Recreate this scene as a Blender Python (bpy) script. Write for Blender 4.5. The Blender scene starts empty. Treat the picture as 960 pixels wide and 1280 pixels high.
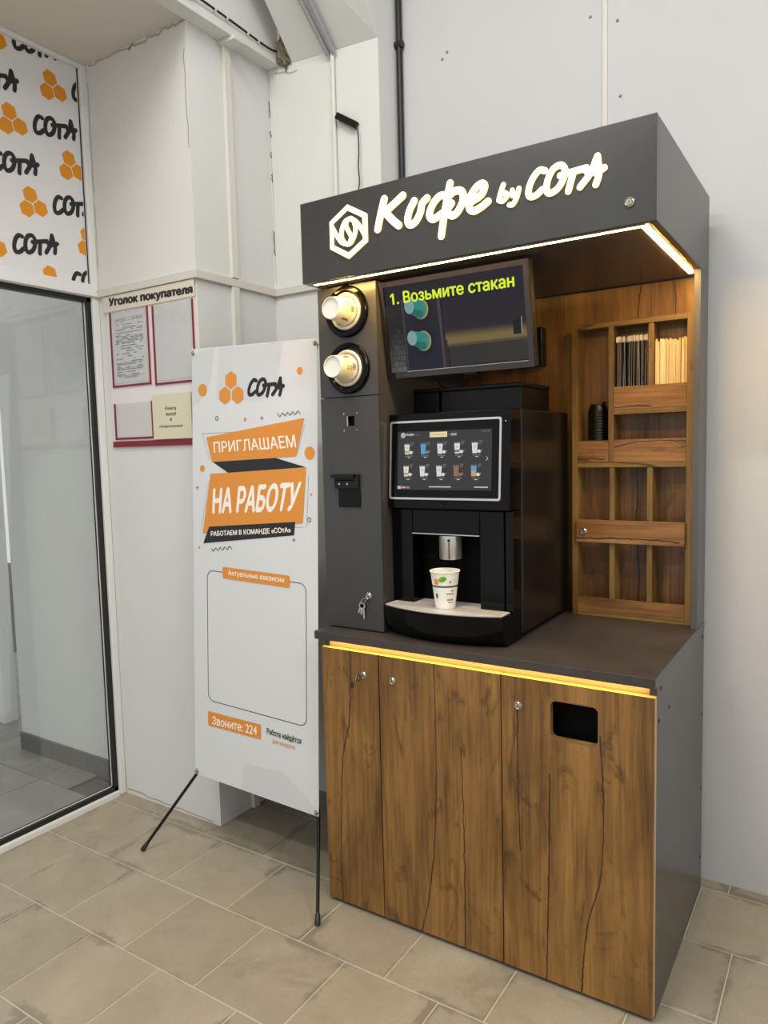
import bpy, bmesh, math, random
from mathutils import Vector, Matrix
random.seed(7)
scene = bpy.context.scene
col = scene.collection

# ---------------------------------------------------------------- camera
def camera_axes(yaw, pitch, roll):
    fwd = Vector((math.sin(yaw)*math.cos(pitch), math.cos(yaw)*math.cos(pitch), math.sin(pitch)))
    right = Vector((math.cos(yaw), -math.sin(yaw), 0))
    up = right.cross(fwd)
    r = right*math.cos(roll) + up*math.sin(roll)
    u = up*math.cos(roll) - right*math.sin(roll)
    return r, u, fwd
cam_d = bpy.data.cameras.new('camera')
cam = bpy.data.objects.new('camera', cam_d); col.objects.link(cam)
r_, u_, f_ = camera_axes(-0.5741, -0.0850, -0.0246)
m3 = Matrix((r_, u_, -f_)).transposed()
cam.matrix_world = Matrix.Translation((1.4289, -1.8204, 1.4747)) @ m3.to_4x4()
cam_d.sensor_fit = 'HORIZONTAL'; cam_d.sensor_width = 36.0
cam_d.lens = 36.0*915.69/960.0
cam_d.clip_start = 0.02; cam_d.clip_end = 100
scene.camera = cam

# ---------------------------------------------------------------- world, lamps, exposure
world = bpy.data.worlds.new('world'); scene.world = world
world.use_nodes = True
bg = world.node_tree.nodes['Background']
bg.inputs[0].default_value = (0.985, 0.99, 1.0, 1); bg.inputs[1].default_value = 0.78
def area(name, loc, rot, sx, sy, power, color):
    d = bpy.data.lights.new(name, 'AREA'); d.shape = 'RECTANGLE'; d.size = sx; d.size_y = sy
    d.energy = power; d.color = color
    o = bpy.data.objects.new(name, d); o.location = loc; o.rotation_euler = rot; col.objects.link(o); return o
area('ceiling_tube_light', (0.55, -1.0, 3.95), (0, 0, 0), 1.6, 0.25, 40, (1.0, 0.97, 0.92))
area('ceiling_tube_light', (-0.30, -2.7, 3.95), (0, 0, 0), 1.6, 0.25, 80, (1.0, 0.97, 0.92))
area('ceiling_tube_light', (2.9, -1.3, 3.95), (0, 0, 0), 1.6, 0.25, 58, (1.0, 0.97, 0.92))
vs = scene.view_settings
vs.view_transform = 'Standard'; vs.look = 'None'; vs.exposure = 0.0; vs.gamma = 1.0
vs.use_curve_mapping = False

# ---------------------------------------------------------------- materials
def lin(c):
    c = c/255.0
    return c/12.92 if c <= 0.04045 else ((c+0.055)/1.055)**2.4
def rgb(*c): return (lin(c[0]), lin(c[1]), lin(c[2]), 1.0)
def newmat(name):
    m = bpy.data.materials.new(name); m.use_nodes = True
    nt = m.node_tree; return m, nt, nt.nodes['Principled BSDF']
def plain(name, c, rough=0.5, metal=0.0, emit=None, es=0.0, spec=None, coat=0.0):
    m, nt, b = newmat(name)
    b.inputs['Base Color'].default_value = rgb(*c); b.inputs['Roughness'].default_value = rough
    b.inputs['Metallic'].default_value = metal
    if spec is not None: b.inputs['Specular IOR Level'].default_value = spec
    if coat: b.inputs['Coat Weight'].default_value = coat
    if emit: b.inputs['Emission Color'].default_value = rgb(*emit); b.inputs['Emission Strength'].default_value = es
    return m
class NT:
    """tiny node helper"""
    def __init__(self, nt): self.nt = nt
    def n(self, t, **kw):
        x = self.nt.nodes.new(t)
        for k, v in kw.items(): setattr(x, k, v)
        return x
    def l(self, a, b): self.nt.links.new(a, b)
    def math(self, op, a, b=None, c=None, clamp=False):
        x = self.n('ShaderNodeMath', operation=op, use_clamp=clamp)
        for i, v in enumerate((a, b, c)):
            if v is None: continue
            if isinstance(v, (int, float)): x.inputs[i].default_value = v
            else: self.l(v, x.inputs[i])
        return x.outputs[0]
    def noise(self, vec, scale, detail=4, rough=0.55, dist=0.0):
        x = self.n('ShaderNodeTexNoise'); x.inputs['Scale'].default_value = scale
        x.inputs['Detail'].default_value = detail; x.inputs['Roughness'].default_value = rough
        x.inputs['Distortion'].default_value = dist
        if vec is not None: self.l(vec, x.inputs['Vector'])
        return x.outputs['Fac']
    def ramp(self, fac, stops):
        x = self.n('ShaderNodeValToRGB'); e = x.color_ramp.elements
        while len(e) > 1: e.remove(e[-1])
        e[0].position, e[0].color = stops[0]
        for p, c in stops[1:]:
            q = e.new(p); q.color = c
        self.l(fac, x.inputs[0]); return x.outputs[0]
    def mix(self, fac, a, b, mode='MIX'):
        x = self.n('ShaderNodeMix', data_type='RGBA', blend_type=mode)
        if isinstance(fac, (int, float)): x.inputs[0].default_value = fac
        else: self.l(fac, x.inputs[0])
        for i, v in ((6, a), (7, b)):
            if isinstance(v, tuple): x.inputs[i].default_value = v
            else: self.l(v, x.inputs[i])
        return x.outputs[2]
    def bump(self, h, strength, dist, bsdf):
        x = self.n('ShaderNodeBump'); x.inputs['Strength'].default_value = strength
        x.inputs['Distance'].default_value = dist
        self.l(h, x.inputs['Height']); self.l(x.outputs[0], bsdf.inputs['Normal'])
    def pos(self): return self.n('ShaderNodeNewGeometry').outputs['Position']
    def scale(self, vec, s):
        x = self.n('ShaderNodeVectorMath', operation='MULTIPLY'); x.inputs[1].default_value = s
        self.l(vec, x.inputs[0]); return x.outputs[0]
    def sep(self, vec):
        x = self.n('ShaderNodeSeparateXYZ'); self.l(vec, x.inputs[0]); return x.outputs

def plaster(name, c, dirt=(120, 112, 98), damt=0.5, rough=0.75):
    m, nt, b = newmat(name); N = NT(nt); p = N.pos()
    big = N.noise(p, 1.6, 5, 0.6); fine = N.noise(p, 60, 3); spots = N.noise(p, 14, 6, 0.7)
    c1 = N.mix(N.ramp(big, [(0.3, (0, 0, 0, 1)), (0.75, (1, 1, 1, 1))]), rgb(*c), rgb(*[min(255, int(v*1.025)) for v in c]))
    sp = N.ramp(spots, [(0.70, (0, 0, 0, 1)), (0.80, (1, 1, 1, 1))])
    c2 = N.mix(N.math('MULTIPLY', sp, damt), c1, rgb(*dirt))
    N.l(c2, b.inputs['Base Color']); b.inputs['Roughness'].default_value = rough
    b.inputs['Specular IOR Level'].default_value = 0.25
    streak = N.noise(N.scale(p, (9, 9, 1.2)), 3, 4)
    N.bump(N.math('ADD', N.math('MULTIPLY', fine, 0.3), streak), 0.12, 0.006, b)
    return m

def wood(name, axis='z', tones=((76, 50, 23), (118, 82, 40), (140, 101, 51), (158, 118, 64)), cracks=(), rough=0.42, seed=0.0, auto=0.0):
    """oak laminate; axis = grain direction; cracks = polylines (across, along) of dark splits in the board"""
    m, nt, b = newmat(name); N = NT(nt); p = N.pos()
    ad = N.n('ShaderNodeVectorMath', operation='ADD'); ad.inputs[1].default_value = (seed, seed*0.7, seed*1.3)
    N.l(p, ad.inputs[0]); q = ad.outputs[0]
    st = {'z': (7, 7, 0.8), 'x': (0.8, 7, 7), 'y': (7, 0.8, 7)}[axis]
    fi = {'z': (170, 170, 5), 'x': (5, 170, 170), 'y': (170, 5, 170)}[axis]
    md = {'z': (34, 34, 1.7), 'x': (1.7, 34, 34), 'y': (34, 1.7, 34)}[axis]
    big = N.noise(N.scale(q, st), 1.0, 6, 0.62, 1.1)
    mid = N.noise(N.scale(q, md), 1.0, 5, 0.6, 0.8)
    fine = N.noise(N.scale(q, fi), 1.0, 3, 0.6)
    knot = N.noise(N.scale(q, tuple(v*2.0 for v in {'z': (5, 5, 1.9), 'x': (1.9, 5, 5), 'y': (5, 1.9, 5)}[axis])), 1.0, 5, 0.7, 1.6)
    v = N.math('ADD', N.math('MULTIPLY', big, 0.5), N.math('ADD', N.math('MULTIPLY', mid, 0.2), N.math('MULTIPLY', fine, 0.3)))
    c = N.ramp(v, [(0.34, rgb(*tones[0])), (0.44, rgb(*tones[1])), (0.53, rgb(*tones[2])), (0.64, rgb(*tones[3]))])
    wv = N.n('ShaderNodeTexWave', wave_type='BANDS', bands_direction='X' if axis == 'z' else 'Z'); wv.inputs['Scale'].default_value = 9.0; wv.inputs['Distortion'].default_value = 9.0
    wv.inputs['Detail'].default_value = 2.0; wv.inputs['Detail Scale'].default_value = 0.9
    N.l(N.scale(q, {'z': (1, 1, 0.16), 'x': (0.16, 1, 1), 'y': (1, 0.16, 1)}[axis]), wv.inputs['Vector'])
    ring = N.ramp(wv.outputs['Fac'], [(0.0, (0.80, 0.79, 0.77, 1)), (0.22, (1, 1, 1, 1)), (1.0, (1.03, 1.03, 1.02, 1))])
    c = N.mix(0.75, c, ring, 'MULTIPLY')
    bl = N.ramp(N.noise(N.scale(q, {'z': (5, 5, 1.6), 'x': (1.6, 5, 5), 'y': (5, 1.6, 5)}[axis]), 1.0, 4, 0.6, 0.9), [(0.34, (0.58, 0.55, 0.51, 1)), (0.56, (1.05, 1.05, 1.03, 1))])
    c = N.mix(1.0, c, bl, 'MULTIPLY')
    kn = N.ramp(knot, [(0.58, (0, 0, 0, 1)), (0.68, (1, 1, 1, 1))])
    c = N.mix(N.math('MULTIPLY', kn, 0.6), c, rgb(*[int(t*0.7) for t in tones[0]]))
    h = N.math('MULTIPLY', fine, 0.35)
    xyz = N.sep(p); al = xyz['XYZ'.index(axis.upper())]
    ac = xyz[0] if axis == 'z' else xyz[2]
    wob = N.math('MULTIPLY', N.math('SUBTRACT', N.noise(N.scale(q, {'z': (0, 0, 26), 'x': (26, 0, 0), 'y': (0, 26, 0)}[axis]), 1.0, 4, 0.6), 0.5), 0.014)
    thick = N.noise(N.scale(q, (9, 9, 9)), 1.0, 3)
    mask = None
    for cr in cracks:
        a0, l0 = cr[0]
        # float curve giving the split's position along the grain
        lo = min(s for _, s in cr); hi = max(s for _, s in cr)
        a_min = min(s for s, _ in cr)-0.01; a_max = max(s for s, _ in cr)+0.01
        fc = N.n('ShaderNodeFloatCurve'); cv = fc.mapping.curves[0]
        srt = sorted(((s-lo)/(hi-lo), (a-a_min)/(a_max-a_min)) for a, s in cr)
        cv.points[0].location = srt[0]; cv.points[1].location = srt[-1]
        for t in srt[1:-1]: cv.points.new(*t)
        fc.mapping.update()
        tt = N.math('DIVIDE', N.math('SUBTRACT', al, lo), hi-lo)
        N.l(tt, fc.inputs['Value'])
        pos = N.math('ADD', N.math('MULTIPLY', fc.outputs[0], a_max-a_min), a_min)
        d = N.math('ABSOLUTE', N.math('SUBTRACT', N.math('ADD', ac, wob), pos))
        wd = N.math('ADD', N.math('MULTIPLY', thick, 0.0056), -0.0004)
        k = N.math('SUBTRACT', 1.0, N.math('DIVIDE', d, wd), clamp=True)
        k = N.math('MULTIPLY', k, 2.2, clamp=True)
        inr = N.math('MULTIPLY', N.math('GREATER_THAN', tt, 0.0), N.math('LESS_THAN', tt, 1.0))
        k = N.math('MULTIPLY', k, inr)
        mask = k if mask is None else N.math('MAXIMUM', mask, k)
    if auto:
        w2 = N.noise(N.scale(q, {'z': (11, 11, 0.5), 'x': (0.5, 11, 11), 'y': (11, 0.5, 11)}[axis]), 1.0, 2, 0.5, 0.3)
        k = N.math('SUBTRACT', 1.0, N.math('DIVIDE', N.math('ABSOLUTE', N.math('SUBTRACT', w2, auto)), 0.006), clamp=True)
        mask = k if mask is None else N.math('MAXIMUM', mask, k)
    if mask is not None:
        c = N.mix(N.math('MULTIPLY', mask, 0.9), c, rgb(30, 17, 9))
        h = N.math('SUBTRACT', h, N.math('MULTIPLY', mask, 1.2))
    N.l(c, b.inputs['Base Color']); b.inputs['Roughness'].default_value = rough
    N.bump(h, 0.12, 0.002, b)
    return m

def laminate(name, c, rough=0.42, var=0.12):
    m, nt, b = newmat(name); N = NT(nt); p = N.pos()
    n1 = N.noise(N.scale(p, (6, 6, 3)), 1.0, 6, 0.65); n2 = N.noise(p, 260, 2)
    cc = N.ramp(n1, [(0.3, rgb(*[int(v*(1-var)) for v in c])), (0.7, rgb(*[int(v*(1+var)) for v in c]))])
    N.l(cc, b.inputs['Base Color']); b.inputs['Roughness'].default_value = rough
    N.bump(n2, 0.08, 0.0006, b)
    return m

def floor_tile(name, tones, speck=(95, 86, 70), stain=(98, 90, 74), rough=0.42, edge=False):
    m, nt, b = newmat(name); N = NT(nt); p = N.pos()
    oi = N.n('ShaderNodeObjectInfo').outputs['Random']
    big = N.noise(p, 3.2, 6, 0.65, 0.4); f = N.noise(p, 420, 2, 0.7)
    c = N.ramp(big, [(0.3, rgb(*tones[0])), (0.55, rgb(*tones[1])), (0.75, rgb(*tones[2]))])
    c = N.mix(N.math('MULTIPLY', N.ramp(f, [(0.52, (0, 0, 0, 1)), (0.66, (1, 1, 1, 1))]), 0.4), c, rgb(*speck))
    st = N.ramp(N.noise(p, 2.4, 7, 0.72, 0.9), [(0.57, (0, 0, 0, 1)), (0.64, (1, 1, 1, 1))])
    c = N.mix(N.math('MULTIPLY', st, 0.25), c, rgb(*stain))
    if edge:
        lc = N.sep(N.n('ShaderNodeTexCoord').outputs['Object'])
        dx = N.math('MINIMUM', lc[0], N.math('SUBTRACT', 0.3016, lc[0])); dy = N.math('MINIMUM', lc[1], N.math('SUBTRACT', 0.2956, lc[1]))
        de = N.math('MINIMUM', dx, dy)
        wn = N.math('MULTIPLY', N.math('SUBTRACT', N.noise(p, 3.0, 6, 0.68, 0.5), 0.47), 0.22)
        em = N.math('MULTIPLY', N.math('SUBTRACT', wn, de), 60.0, clamp=True)
        c = N.mix(N.math('MULTIPLY', em, 0.55), c, rgb(104, 96, 80))
    hs = N.n('ShaderNodeHueSaturation'); N.l(N.math('ADD', N.math('MULTIPLY', oi, 0.14), 0.93), hs.inputs['Value']); N.l(c, hs.inputs['Color'])
    N.l(hs.outputs[0], b.inputs['Base Color'])
    N.l(N.math('SUBTRACT', rough+0.1, N.math('MULTIPLY', big, 0.2)), b.inputs['Roughness'])
    N.bump(N.math('ADD', N.math('MULTIPLY', f, 0.4), big), 0.08, 0.004, b)
    return m

def glass(name, tint=(0.93, 0.96, 0.95), ior=1.5, rough=0.0, wavy=0.0):
    m = bpy.data.materials.new(name); m.use_nodes = True; nt = m.node_tree; nt.nodes.clear(); N = NT(nt)
    out = N.n('ShaderNodeOutputMaterial'); tr = N.n('ShaderNodeBsdfTransparent'); gl = N.n('ShaderNodeBsdfGlossy')
    tr.inputs[0].default_value = (*tint, 1); gl.inputs['Roughness'].default_value = rough
    if wavy:
        bp = N.n('ShaderNodeBump'); bp.inputs['Strength'].default_value = wavy; bp.inputs['Distance'].default_value = 0.01
        N.l(N.noise(N.scale(N.pos(), (26, 1, 14)), 1.0, 2, 0.5, 1.2), bp.inputs['Height']); N.l(bp.outputs[0], gl.inputs['Normal'])
    lw = N.n('ShaderNodeLayerWeight'); f0 = ((ior-1)/(ior+1))**2
    fr = N.math('ADD', N.math('MULTIPLY', N.math('POWER', lw.outputs['Facing'], 5.0), 1-f0), f0)
    mx = N.n('ShaderNodeMixShader'); N.l(fr, mx.inputs[0]); N.l(tr.outputs[0], mx.inputs[1]); N.l(gl.outputs[0], mx.inputs[2])
    N.l(mx.outputs[0], out.inputs[0]); return m

def brushed(name, c=(190, 190, 188), rough=0.3):
    m, nt, b = newmat(name); N = NT(nt)
    n = N.noise(N.scale(N.pos(), (4, 300, 300)), 1.0, 2)
    N.l(N.ramp(n, [(0.3, rgb(*[int(v*0.8) for v in c])), (0.7, rgb(*c))]), b.inputs['Base Color'])
    b.inputs['Metallic'].default_value = 1.0; b.inputs['Roughness'].default_value = rough
    return m

def brick_far(name):
    m, nt, b = newmat(name); N = NT(nt)
    t = N.n('ShaderNodeTexBrick'); t.inputs['Scale'].default_value = 5.0
    t.inputs['Color1'].default_value = rgb(165, 163, 158); t.inputs['Color2'].default_value = rgb(140, 140, 138); t.inputs['Mortar'].default_value = rgb(196, 196, 192)
    s = N.sep(N.pos()); cb = N.n('ShaderNodeCombineXYZ'); N.l(s[1], cb.inputs[0]); N.l(s[2], cb.inputs[1]); N.l(cb.outputs[0], t.inputs['Vector'])
    N.l(t.outputs['Color'], b.inputs['Base Color']); b.inputs['Roughness'].default_value = 0.8
    return m

M = {}
M['wall'] = plaster('white_plaster', (214, 214, 210), damt=0.28)
M['wall2'] = plaster('painted_board', (197, 198, 197), damt=0.16)
M['ceil'] = plaster('ceiling_paint', (208, 204, 196), damt=0.1)
M['trim'] = plain('cream_trim', (208, 205, 196), 0.5)
M['frame'] = plaster('white_frame_paint', (222, 222, 220), damt=0.12, rough=0.45)
M['rubber'] = plain('black_rubber', (22, 23, 24), 0.45)
M['pipe'] = plain('white_plastic', (214, 212, 204), 0.4)
M['hole'] = plaster('hole_grey_brown', (116, 106, 92), damt=0.6)  # tone of the dark hole between beam and soffit
M['conduit'] = plain('grey_corrugated_plastic', (152, 154, 156), 0.45)
M['charcoal'] = laminate('charcoal_laminate', (60, 59, 58), 0.27, 0.06)
M['worktop'] = laminate('dark_worktop', (60, 55, 52), 0.40, 0.14)
M['edge'] = plain('charcoal_edge_band', (84, 84, 84), 0.4)
M['black_panel'] = plain('black_painted_board', (22, 22, 22), 0.6)
M['led_lit_top'] = plain('led_glow_edge_yellow', (236, 206, 100), 0.5)  # yellow of the LED-lit oak door tops, put into the colour
M['edge_brown'] = plain('brown_edge_band', (128, 92, 60), 0.4)
M['door1'] = wood('oak_narrow_door', 'z', cracks=[[(.112, .86), (.103, .639), (.072, .491), (.056, .182), (.058, .0)]], seed=1.7)
M['door2'] = wood('oak_middle_door', 'z', cracks=[[(.410, .86), (.411, .498), (.399, .281), (.348, .0)], [(.494, .62), (.500, .31), (.498, .0)]], seed=4.2)
M['door3'] = wood('oak_wide_door', 'z', cracks=[[(.668, .77), (.669, .533), (.673, .36)], [(.759, .60), (.755, .335), (.747, .0)], [(.893, .73), (.901, .426), (.856, .172), (.844, .0)]], seed=8.9)
M['wood_back'] = wood('oak_back_panel', 'z', cracks=[[(.93, 1.99), (.935, 1.90), (.928, 1.80)], [(.83, 1.99), (.82, 1.88), (.825, 1.7)], [(.70, 1.4), (.71, 1.2), (.705, .95)], [(.825, 1.39), (.82, 1.2), (.832, 1.05), (.828, .9)]], seed=2.4)
FT = ((98, 74, 34), (128, 99, 48), (144, 113, 57), (156, 126, 68))
M['wood_v'] = wood('oak_upright_strip', 'z', FT, seed=5.1)
M['wood_h'] = wood('oak_cross_strip', 'x', FT, seed=6.3, auto=0.40)
M['wood_h2'] = wood('oak_cross_front', 'x', ((88, 56, 26), (134, 92, 46), (156, 112, 62), (172, 128, 76)), cracks=[[(1.59, .765), (1.594, .82), (1.591, .88)], [(1.462, .765), (1.478, .83), (1.482, .90), (1.478, .985)], [(1.425, .64), (1.428, .69), (1.426, .735)], [(1.162, .64), (1.166, .75), (1.168, .85), (1.162, .97)]], seed=9.3)
M['gloss'] = plain('black_gloss_plastic', (6, 6, 7), 0.10, spec=0.2)
M['satin'] = plain('black_satin_plastic', (13, 13, 14), 0.34, spec=0.3)
M['bodyblk'] = plain('black_coated_steel', (20, 18, 17), 0.28)
M['cavity'] = plain('matt_black_plastic_and_hole_dark', (6, 6, 6), 0.7, spec=0.1)  # also the near-black behind holes, for their dark inside
M['silver'] = plain('silver_frame', (205, 207, 208), 0.28, 0.85)
M['chrome'] = plain('polished_chrome', (205, 205, 203), 0.28, 0.75)
M['steel'] = plain('brushed_steel', (196, 195, 190), 0.45, 0.25)
M['nickel'] = plain('nickel_lock', (190, 184, 170), 0.25, 1.0)
M['darkslot'] = plain('grate_slot', (112, 108, 102), 0.6)
M['keyblack'] = plain('key_bow', (60, 34, 24), 0.4)
M['led'] = plain('led_diffuser', (255, 240, 205), 0.4, emit=(255, 204, 118), es=105.0)
M['led_low'] = plain('led_diffuser_amber', (255, 230, 170), 0.4, emit=(255, 212, 120), es=15.0)
M['alu'] = plain('aluminium_profile', (190, 180, 160), 0.3, 0.9)
M['sign'] = plain('lit_sign_acrylic', (255, 250, 225), 0.35, emit=(255, 242, 150), es=1.25)
M['sign_edge'] = plain('lit_sign_edge', (255, 240, 190), 0.35, emit=(255, 205, 90), es=0.9)
M['cup'] = plain('white_paper', (236, 232, 220), 0.55)
M['cupcream'] = plain('cream_paper', (236, 222, 178), 0.55)
M['ink'] = plain('black_ink', (32, 31, 30), 0.55)
M['ink2'] = plain('grey_ink', (120, 120, 118), 0.6)
M['green'] = plain('green_ink', (84, 168, 42), 0.5)
M['orange'] = plain('orange_ink', (226, 148, 40), 0.5)
M['collar'] = plain('white_collar', (222, 212, 200), 0.35)
M['straw'] = plain('black_straw', (22, 22, 24), 0.3)
M['film'] = glass('clear_film', (0.8, 0.8, 0.82), 1.6, 0.15)
M['stick'] = plain('pale_birch', (232, 208, 158), 0.6)
M['banner'] = plain('white_banner_film', (212, 214, 216), 0.38)
M['bn_mark'] = plain('banner_pale_grey', (202, 205, 207), 0.38)
M['bn_or'] = plain('banner_orange', (216, 140, 52), 0.4)
M['bn_bk'] = plain('banner_black', (26, 25, 26), 0.4)
M['bn_wt'] = plain('banner_cream', (244, 236, 224), 0.4)
M['bn_pink'] = plain('banner_thin_line', (150, 140, 132), 0.4)
M['poster'] = plain('poster_white', (222, 222, 222), 0.45)
M['ps_or'] = plain('poster_orange', (222, 142, 20), 0.45)
M['ps_bk'] = plain('poster_black', (30, 30, 32), 0.45)
M['board'] = plain('board_white', (226, 220, 218), 0.4)
M['bheader'] = plain('board_header_cream', (216, 208, 192), 0.45)
M['red'] = plain('dark_red_tape', (124, 26, 44), 0.5)
M['pinkm'] = plain('pale_pink_margin', (226, 202, 206), 0.5)
M['paper'] = plain('printed_paper', (214, 214, 214), 0.6)
M['book'] = plain('cream_book_cover', (216, 210, 182), 0.6)
M['pocket'] = glass('clear_pocket', (0.97, 0.97, 0.97), 1.5, 0.04, 0.5)
M['glass'] = glass('window_glass', (0.955, 0.97, 0.97), 1.62)
M['tile'] = floor_tile('beige_floor_tile', ((146, 136, 116), (158, 148, 128), (170, 160, 140)), edge=True)
M['grout'] = plaster('pale_grout', (184, 177, 160), dirt=(104, 96, 82), damt=0.9)
M['paver'] = floor_tile('grey_paver', ((128, 126, 118), (146, 144, 136), (160, 158, 150)), (100, 98, 92), (108, 106, 100))
M['pgrout'] = plaster('paver_joint', (112, 110, 104))
M['skirt'] = floor_tile('grey_skirting_tile', ((104, 102, 94), (116, 114, 106), (126, 124, 116)))
M['far'] = brick_far('far_pale_brick')
M['screen_off'] = plain('monitor_bezel', (14, 13, 13), 0.18)
def screen(name, c, s=0.85, rough=0.12): return plain(name, (4, 4, 5), rough, emit=c, es=s, spec=0.25)
M['tv_bg'] = screen('tv_navy', (30, 28, 52)); M['tv_dk'] = screen('tv_dark', (20, 20, 30)); M['tv_txt'] = screen('tv_lime', (214, 236, 52), 1.0)
M['tv_br'] = screen('tv_brick', (84, 84, 82)); M['tv_br2'] = screen('tv_brick_joint', (46, 46, 48)); M['tv_teal'] = screen('tv_teal', (52, 168, 152)); M['tv_teal2'] = screen('tv_pale_blue', (150, 186, 190))
M['tv_glow'] = screen('tv_beige', (142, 122, 78)); M['tv_glow2'] = screen('tv_olive', (104, 92, 66)); M['tv_shelf'] = screen('tv_grey_brown', (62, 60, 58)); M['tv_cream'] = screen('tv_cream', (190, 180, 130))
M['tv_wt'] = screen('tv_white_line', (200, 196, 180))
M['ui_bg'] = screen('ui_charcoal', (58, 58, 60)); M['ui_wt'] = screen('ui_white', (228, 228, 224)); M['ui_gr'] = screen('ui_grey', (130, 128, 126)); M['ui_bl'] = screen('ui_blue', (92, 164, 216)); M['ui_br'] = screen('ui_brown', (150, 110, 92)); M['ui_ye'] = screen('ui_cream', (244, 226, 172)); M['ui_or'] = screen('ui_tan', (206, 166, 104)); M['ui_rd'] = screen('ui_red', (196, 96, 96))

# ---------------------------------------------------------------- mesh helpers
class MB:
    def __init__(self): self.v = []; self.f = []; self.mi = []
    def add(self, vs, fs, mi=0):
        o = len(self.v); self.v += [tuple(a) for a in vs]
        for f in fs: self.f.append([i+o for i in f]); self.mi.append(mi)
        return self
    def box(self, x0, x1, y0, y1, z0, z1, mi=0):
        return self.add([(x0, y0, z0), (x1, y0, z0), (x1, y1, z0), (x0, y1, z0), (x0, y0, z1), (x1, y0, z1), (x1, y1, z1), (x0, y1, z1)],
                 [(0, 3, 2, 1), (4, 5, 6, 7), (0, 1, 5, 4), (1, 2, 6, 5), (2, 3, 7, 6), (3, 0, 4, 7)], mi)
    def prism(self, front, back, mi=0):
        n = len(front)
        return self.add(list(front)+list(back), [tuple(range(n))[::-1], tuple(range(n, 2*n))] + [(i, (i+1) % n, n+(i+1) % n, n+i) for i in range(n)], mi)
    def tube(self, pts, r, seg=10, mi=0, caps=True):
        pts = [Vector(p) for p in pts]; n = len(pts); rr = r if isinstance(r, (list, tuple)) else [r]*n
        ref = None; vs = []
        for i, p in enumerate(pts):
            t = (pts[min(i+1, n-1)]-pts[max(i-1, 0)]).normalized()
            if ref is None: ref = Vector((0, 0, 1)) if abs(t.z) < 0.9 else Vector((1, 0, 0))
            a = (ref-t*ref.dot(t)).normalized(); b = t.cross(a); ref = a
            for k in range(seg):
                w = 2*math.pi*k/seg; vs.append(p+(a*math.cos(w)+b*math.sin(w))*rr[i])
        fs = [(i*seg+k, i*seg+(k+1) % seg, (i+1)*seg+(k+1) % seg, (i+1)*seg+k) for i in range(n-1) for k in range(seg)]
        if caps: fs += [tuple(range(seg))[::-1], tuple(range((n-1)*seg, n*seg))]
        return self.add(vs, fs, mi)
    def lathe(self, prof, org, axis=(0, 0, 1), seg=32, mi=0):
        """prof: (radius, height along axis); r=0 closes"""
        ax = Vector(axis).normalized(); a = Vector((1, 0, 0)) if abs(ax.x) < 0.9 else Vector((0, 0, 1))
        a = (a-ax*a.dot(ax)).normalized(); b = ax.cross(a); org = Vector(org); vs = []; rows = []
        for r, h in prof:
            if r < 1e-6: rows.append([len(vs)]); vs.append(org+ax*h)
            else:
                rows.append(list(range(len(vs), len(vs)+seg)))
                for k in range(seg):
                    w = 2*math.pi*k/seg; vs.append(org+ax*h+(a*math.cos(w)+b*math.sin(w))*r)
        fs = []
        for A, B in zip(rows, rows[1:]):
            for k in range(seg):
                k2 = (k+1) % seg
                if len(A) == 1 and len(B) == 1: continue
                if len(A) == 1: fs.append((A[0], B[k], B[k2]))
                elif len(B) == 1: fs.append((A[k], B[0], A[k2]))
                else: fs.append((A[k], A[k2], B[k2], B[k]))
        return self.add(vs, fs, mi)
    def build(self, name, mats, parent=None, bevel=0.0, smooth=False, recalc=True):
        me = bpy.data.meshes.new(name); me.from_pydata(self.v, [], self.f)
        if not isinstance(mats, (list, tuple)): mats = [mats]
        for m in mats: me.materials.append(m)
        for p, i in zip(me.polygons, self.mi): p.material_index = i
        if recalc:
            bm = bmesh.new(); bm.from_mesh(me); bmesh.ops.recalc_face_normals(bm, faces=bm.faces); bm.to_mesh(me); bm.free()
        if smooth:
            for p in me.polygons: p.use_smooth = True
            me.set_sharp_from_angle(angle=math.radians(38))
        o = bpy.data.objects.new(name, me); col.objects.link(o)
        if bevel:
            md = o.modifiers.new('bevel', 'BEVEL'); md.width = bevel; md.segments = 2; md.limit_method = 'ANGLE'; md.harden_normals = False
        if parent: attach(o, parent)
        return o
def attach(o, parent):
    o.parent = parent
    if parent.type == 'EMPTY': o.matrix_parent_inverse = Matrix.Translation(-parent.location)
def tag(o, label, cat, group=None):
    o['label'] = label; o['category'] = cat
    if group: o['group'] = group
    return o
def struct(o, label=None):
    o['kind'] = 'structure'
    if label: o['label'] = label
    return o
def thing(name, label, cat, loc, group=None):
    o = bpy.data.objects.new(name, None); o.location = loc; o.empty_display_size = 0.05; col.objects.link(o)
    return tag(o, label, cat, group)
def box(name, mats, parent, x0, x1, y0, y1, z0, z1, bevel=0.0):
    return MB().box(x0, x1, y0, y1, z0, z1).build(name, mats, parent, bevel)
def copy_tree(o, loc, label=None):
    c = o.copy(); col.objects.link(c); c.location = loc
    if label: c['label'] = label
    for ch in [x for x in o.children]:
        d = ch.copy(); col.objects.link(d); d.parent = c
        for g in [x for x in ch.children]:
            e = g.copy(); col.objects.link(e); e.parent = d
    return c

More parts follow.
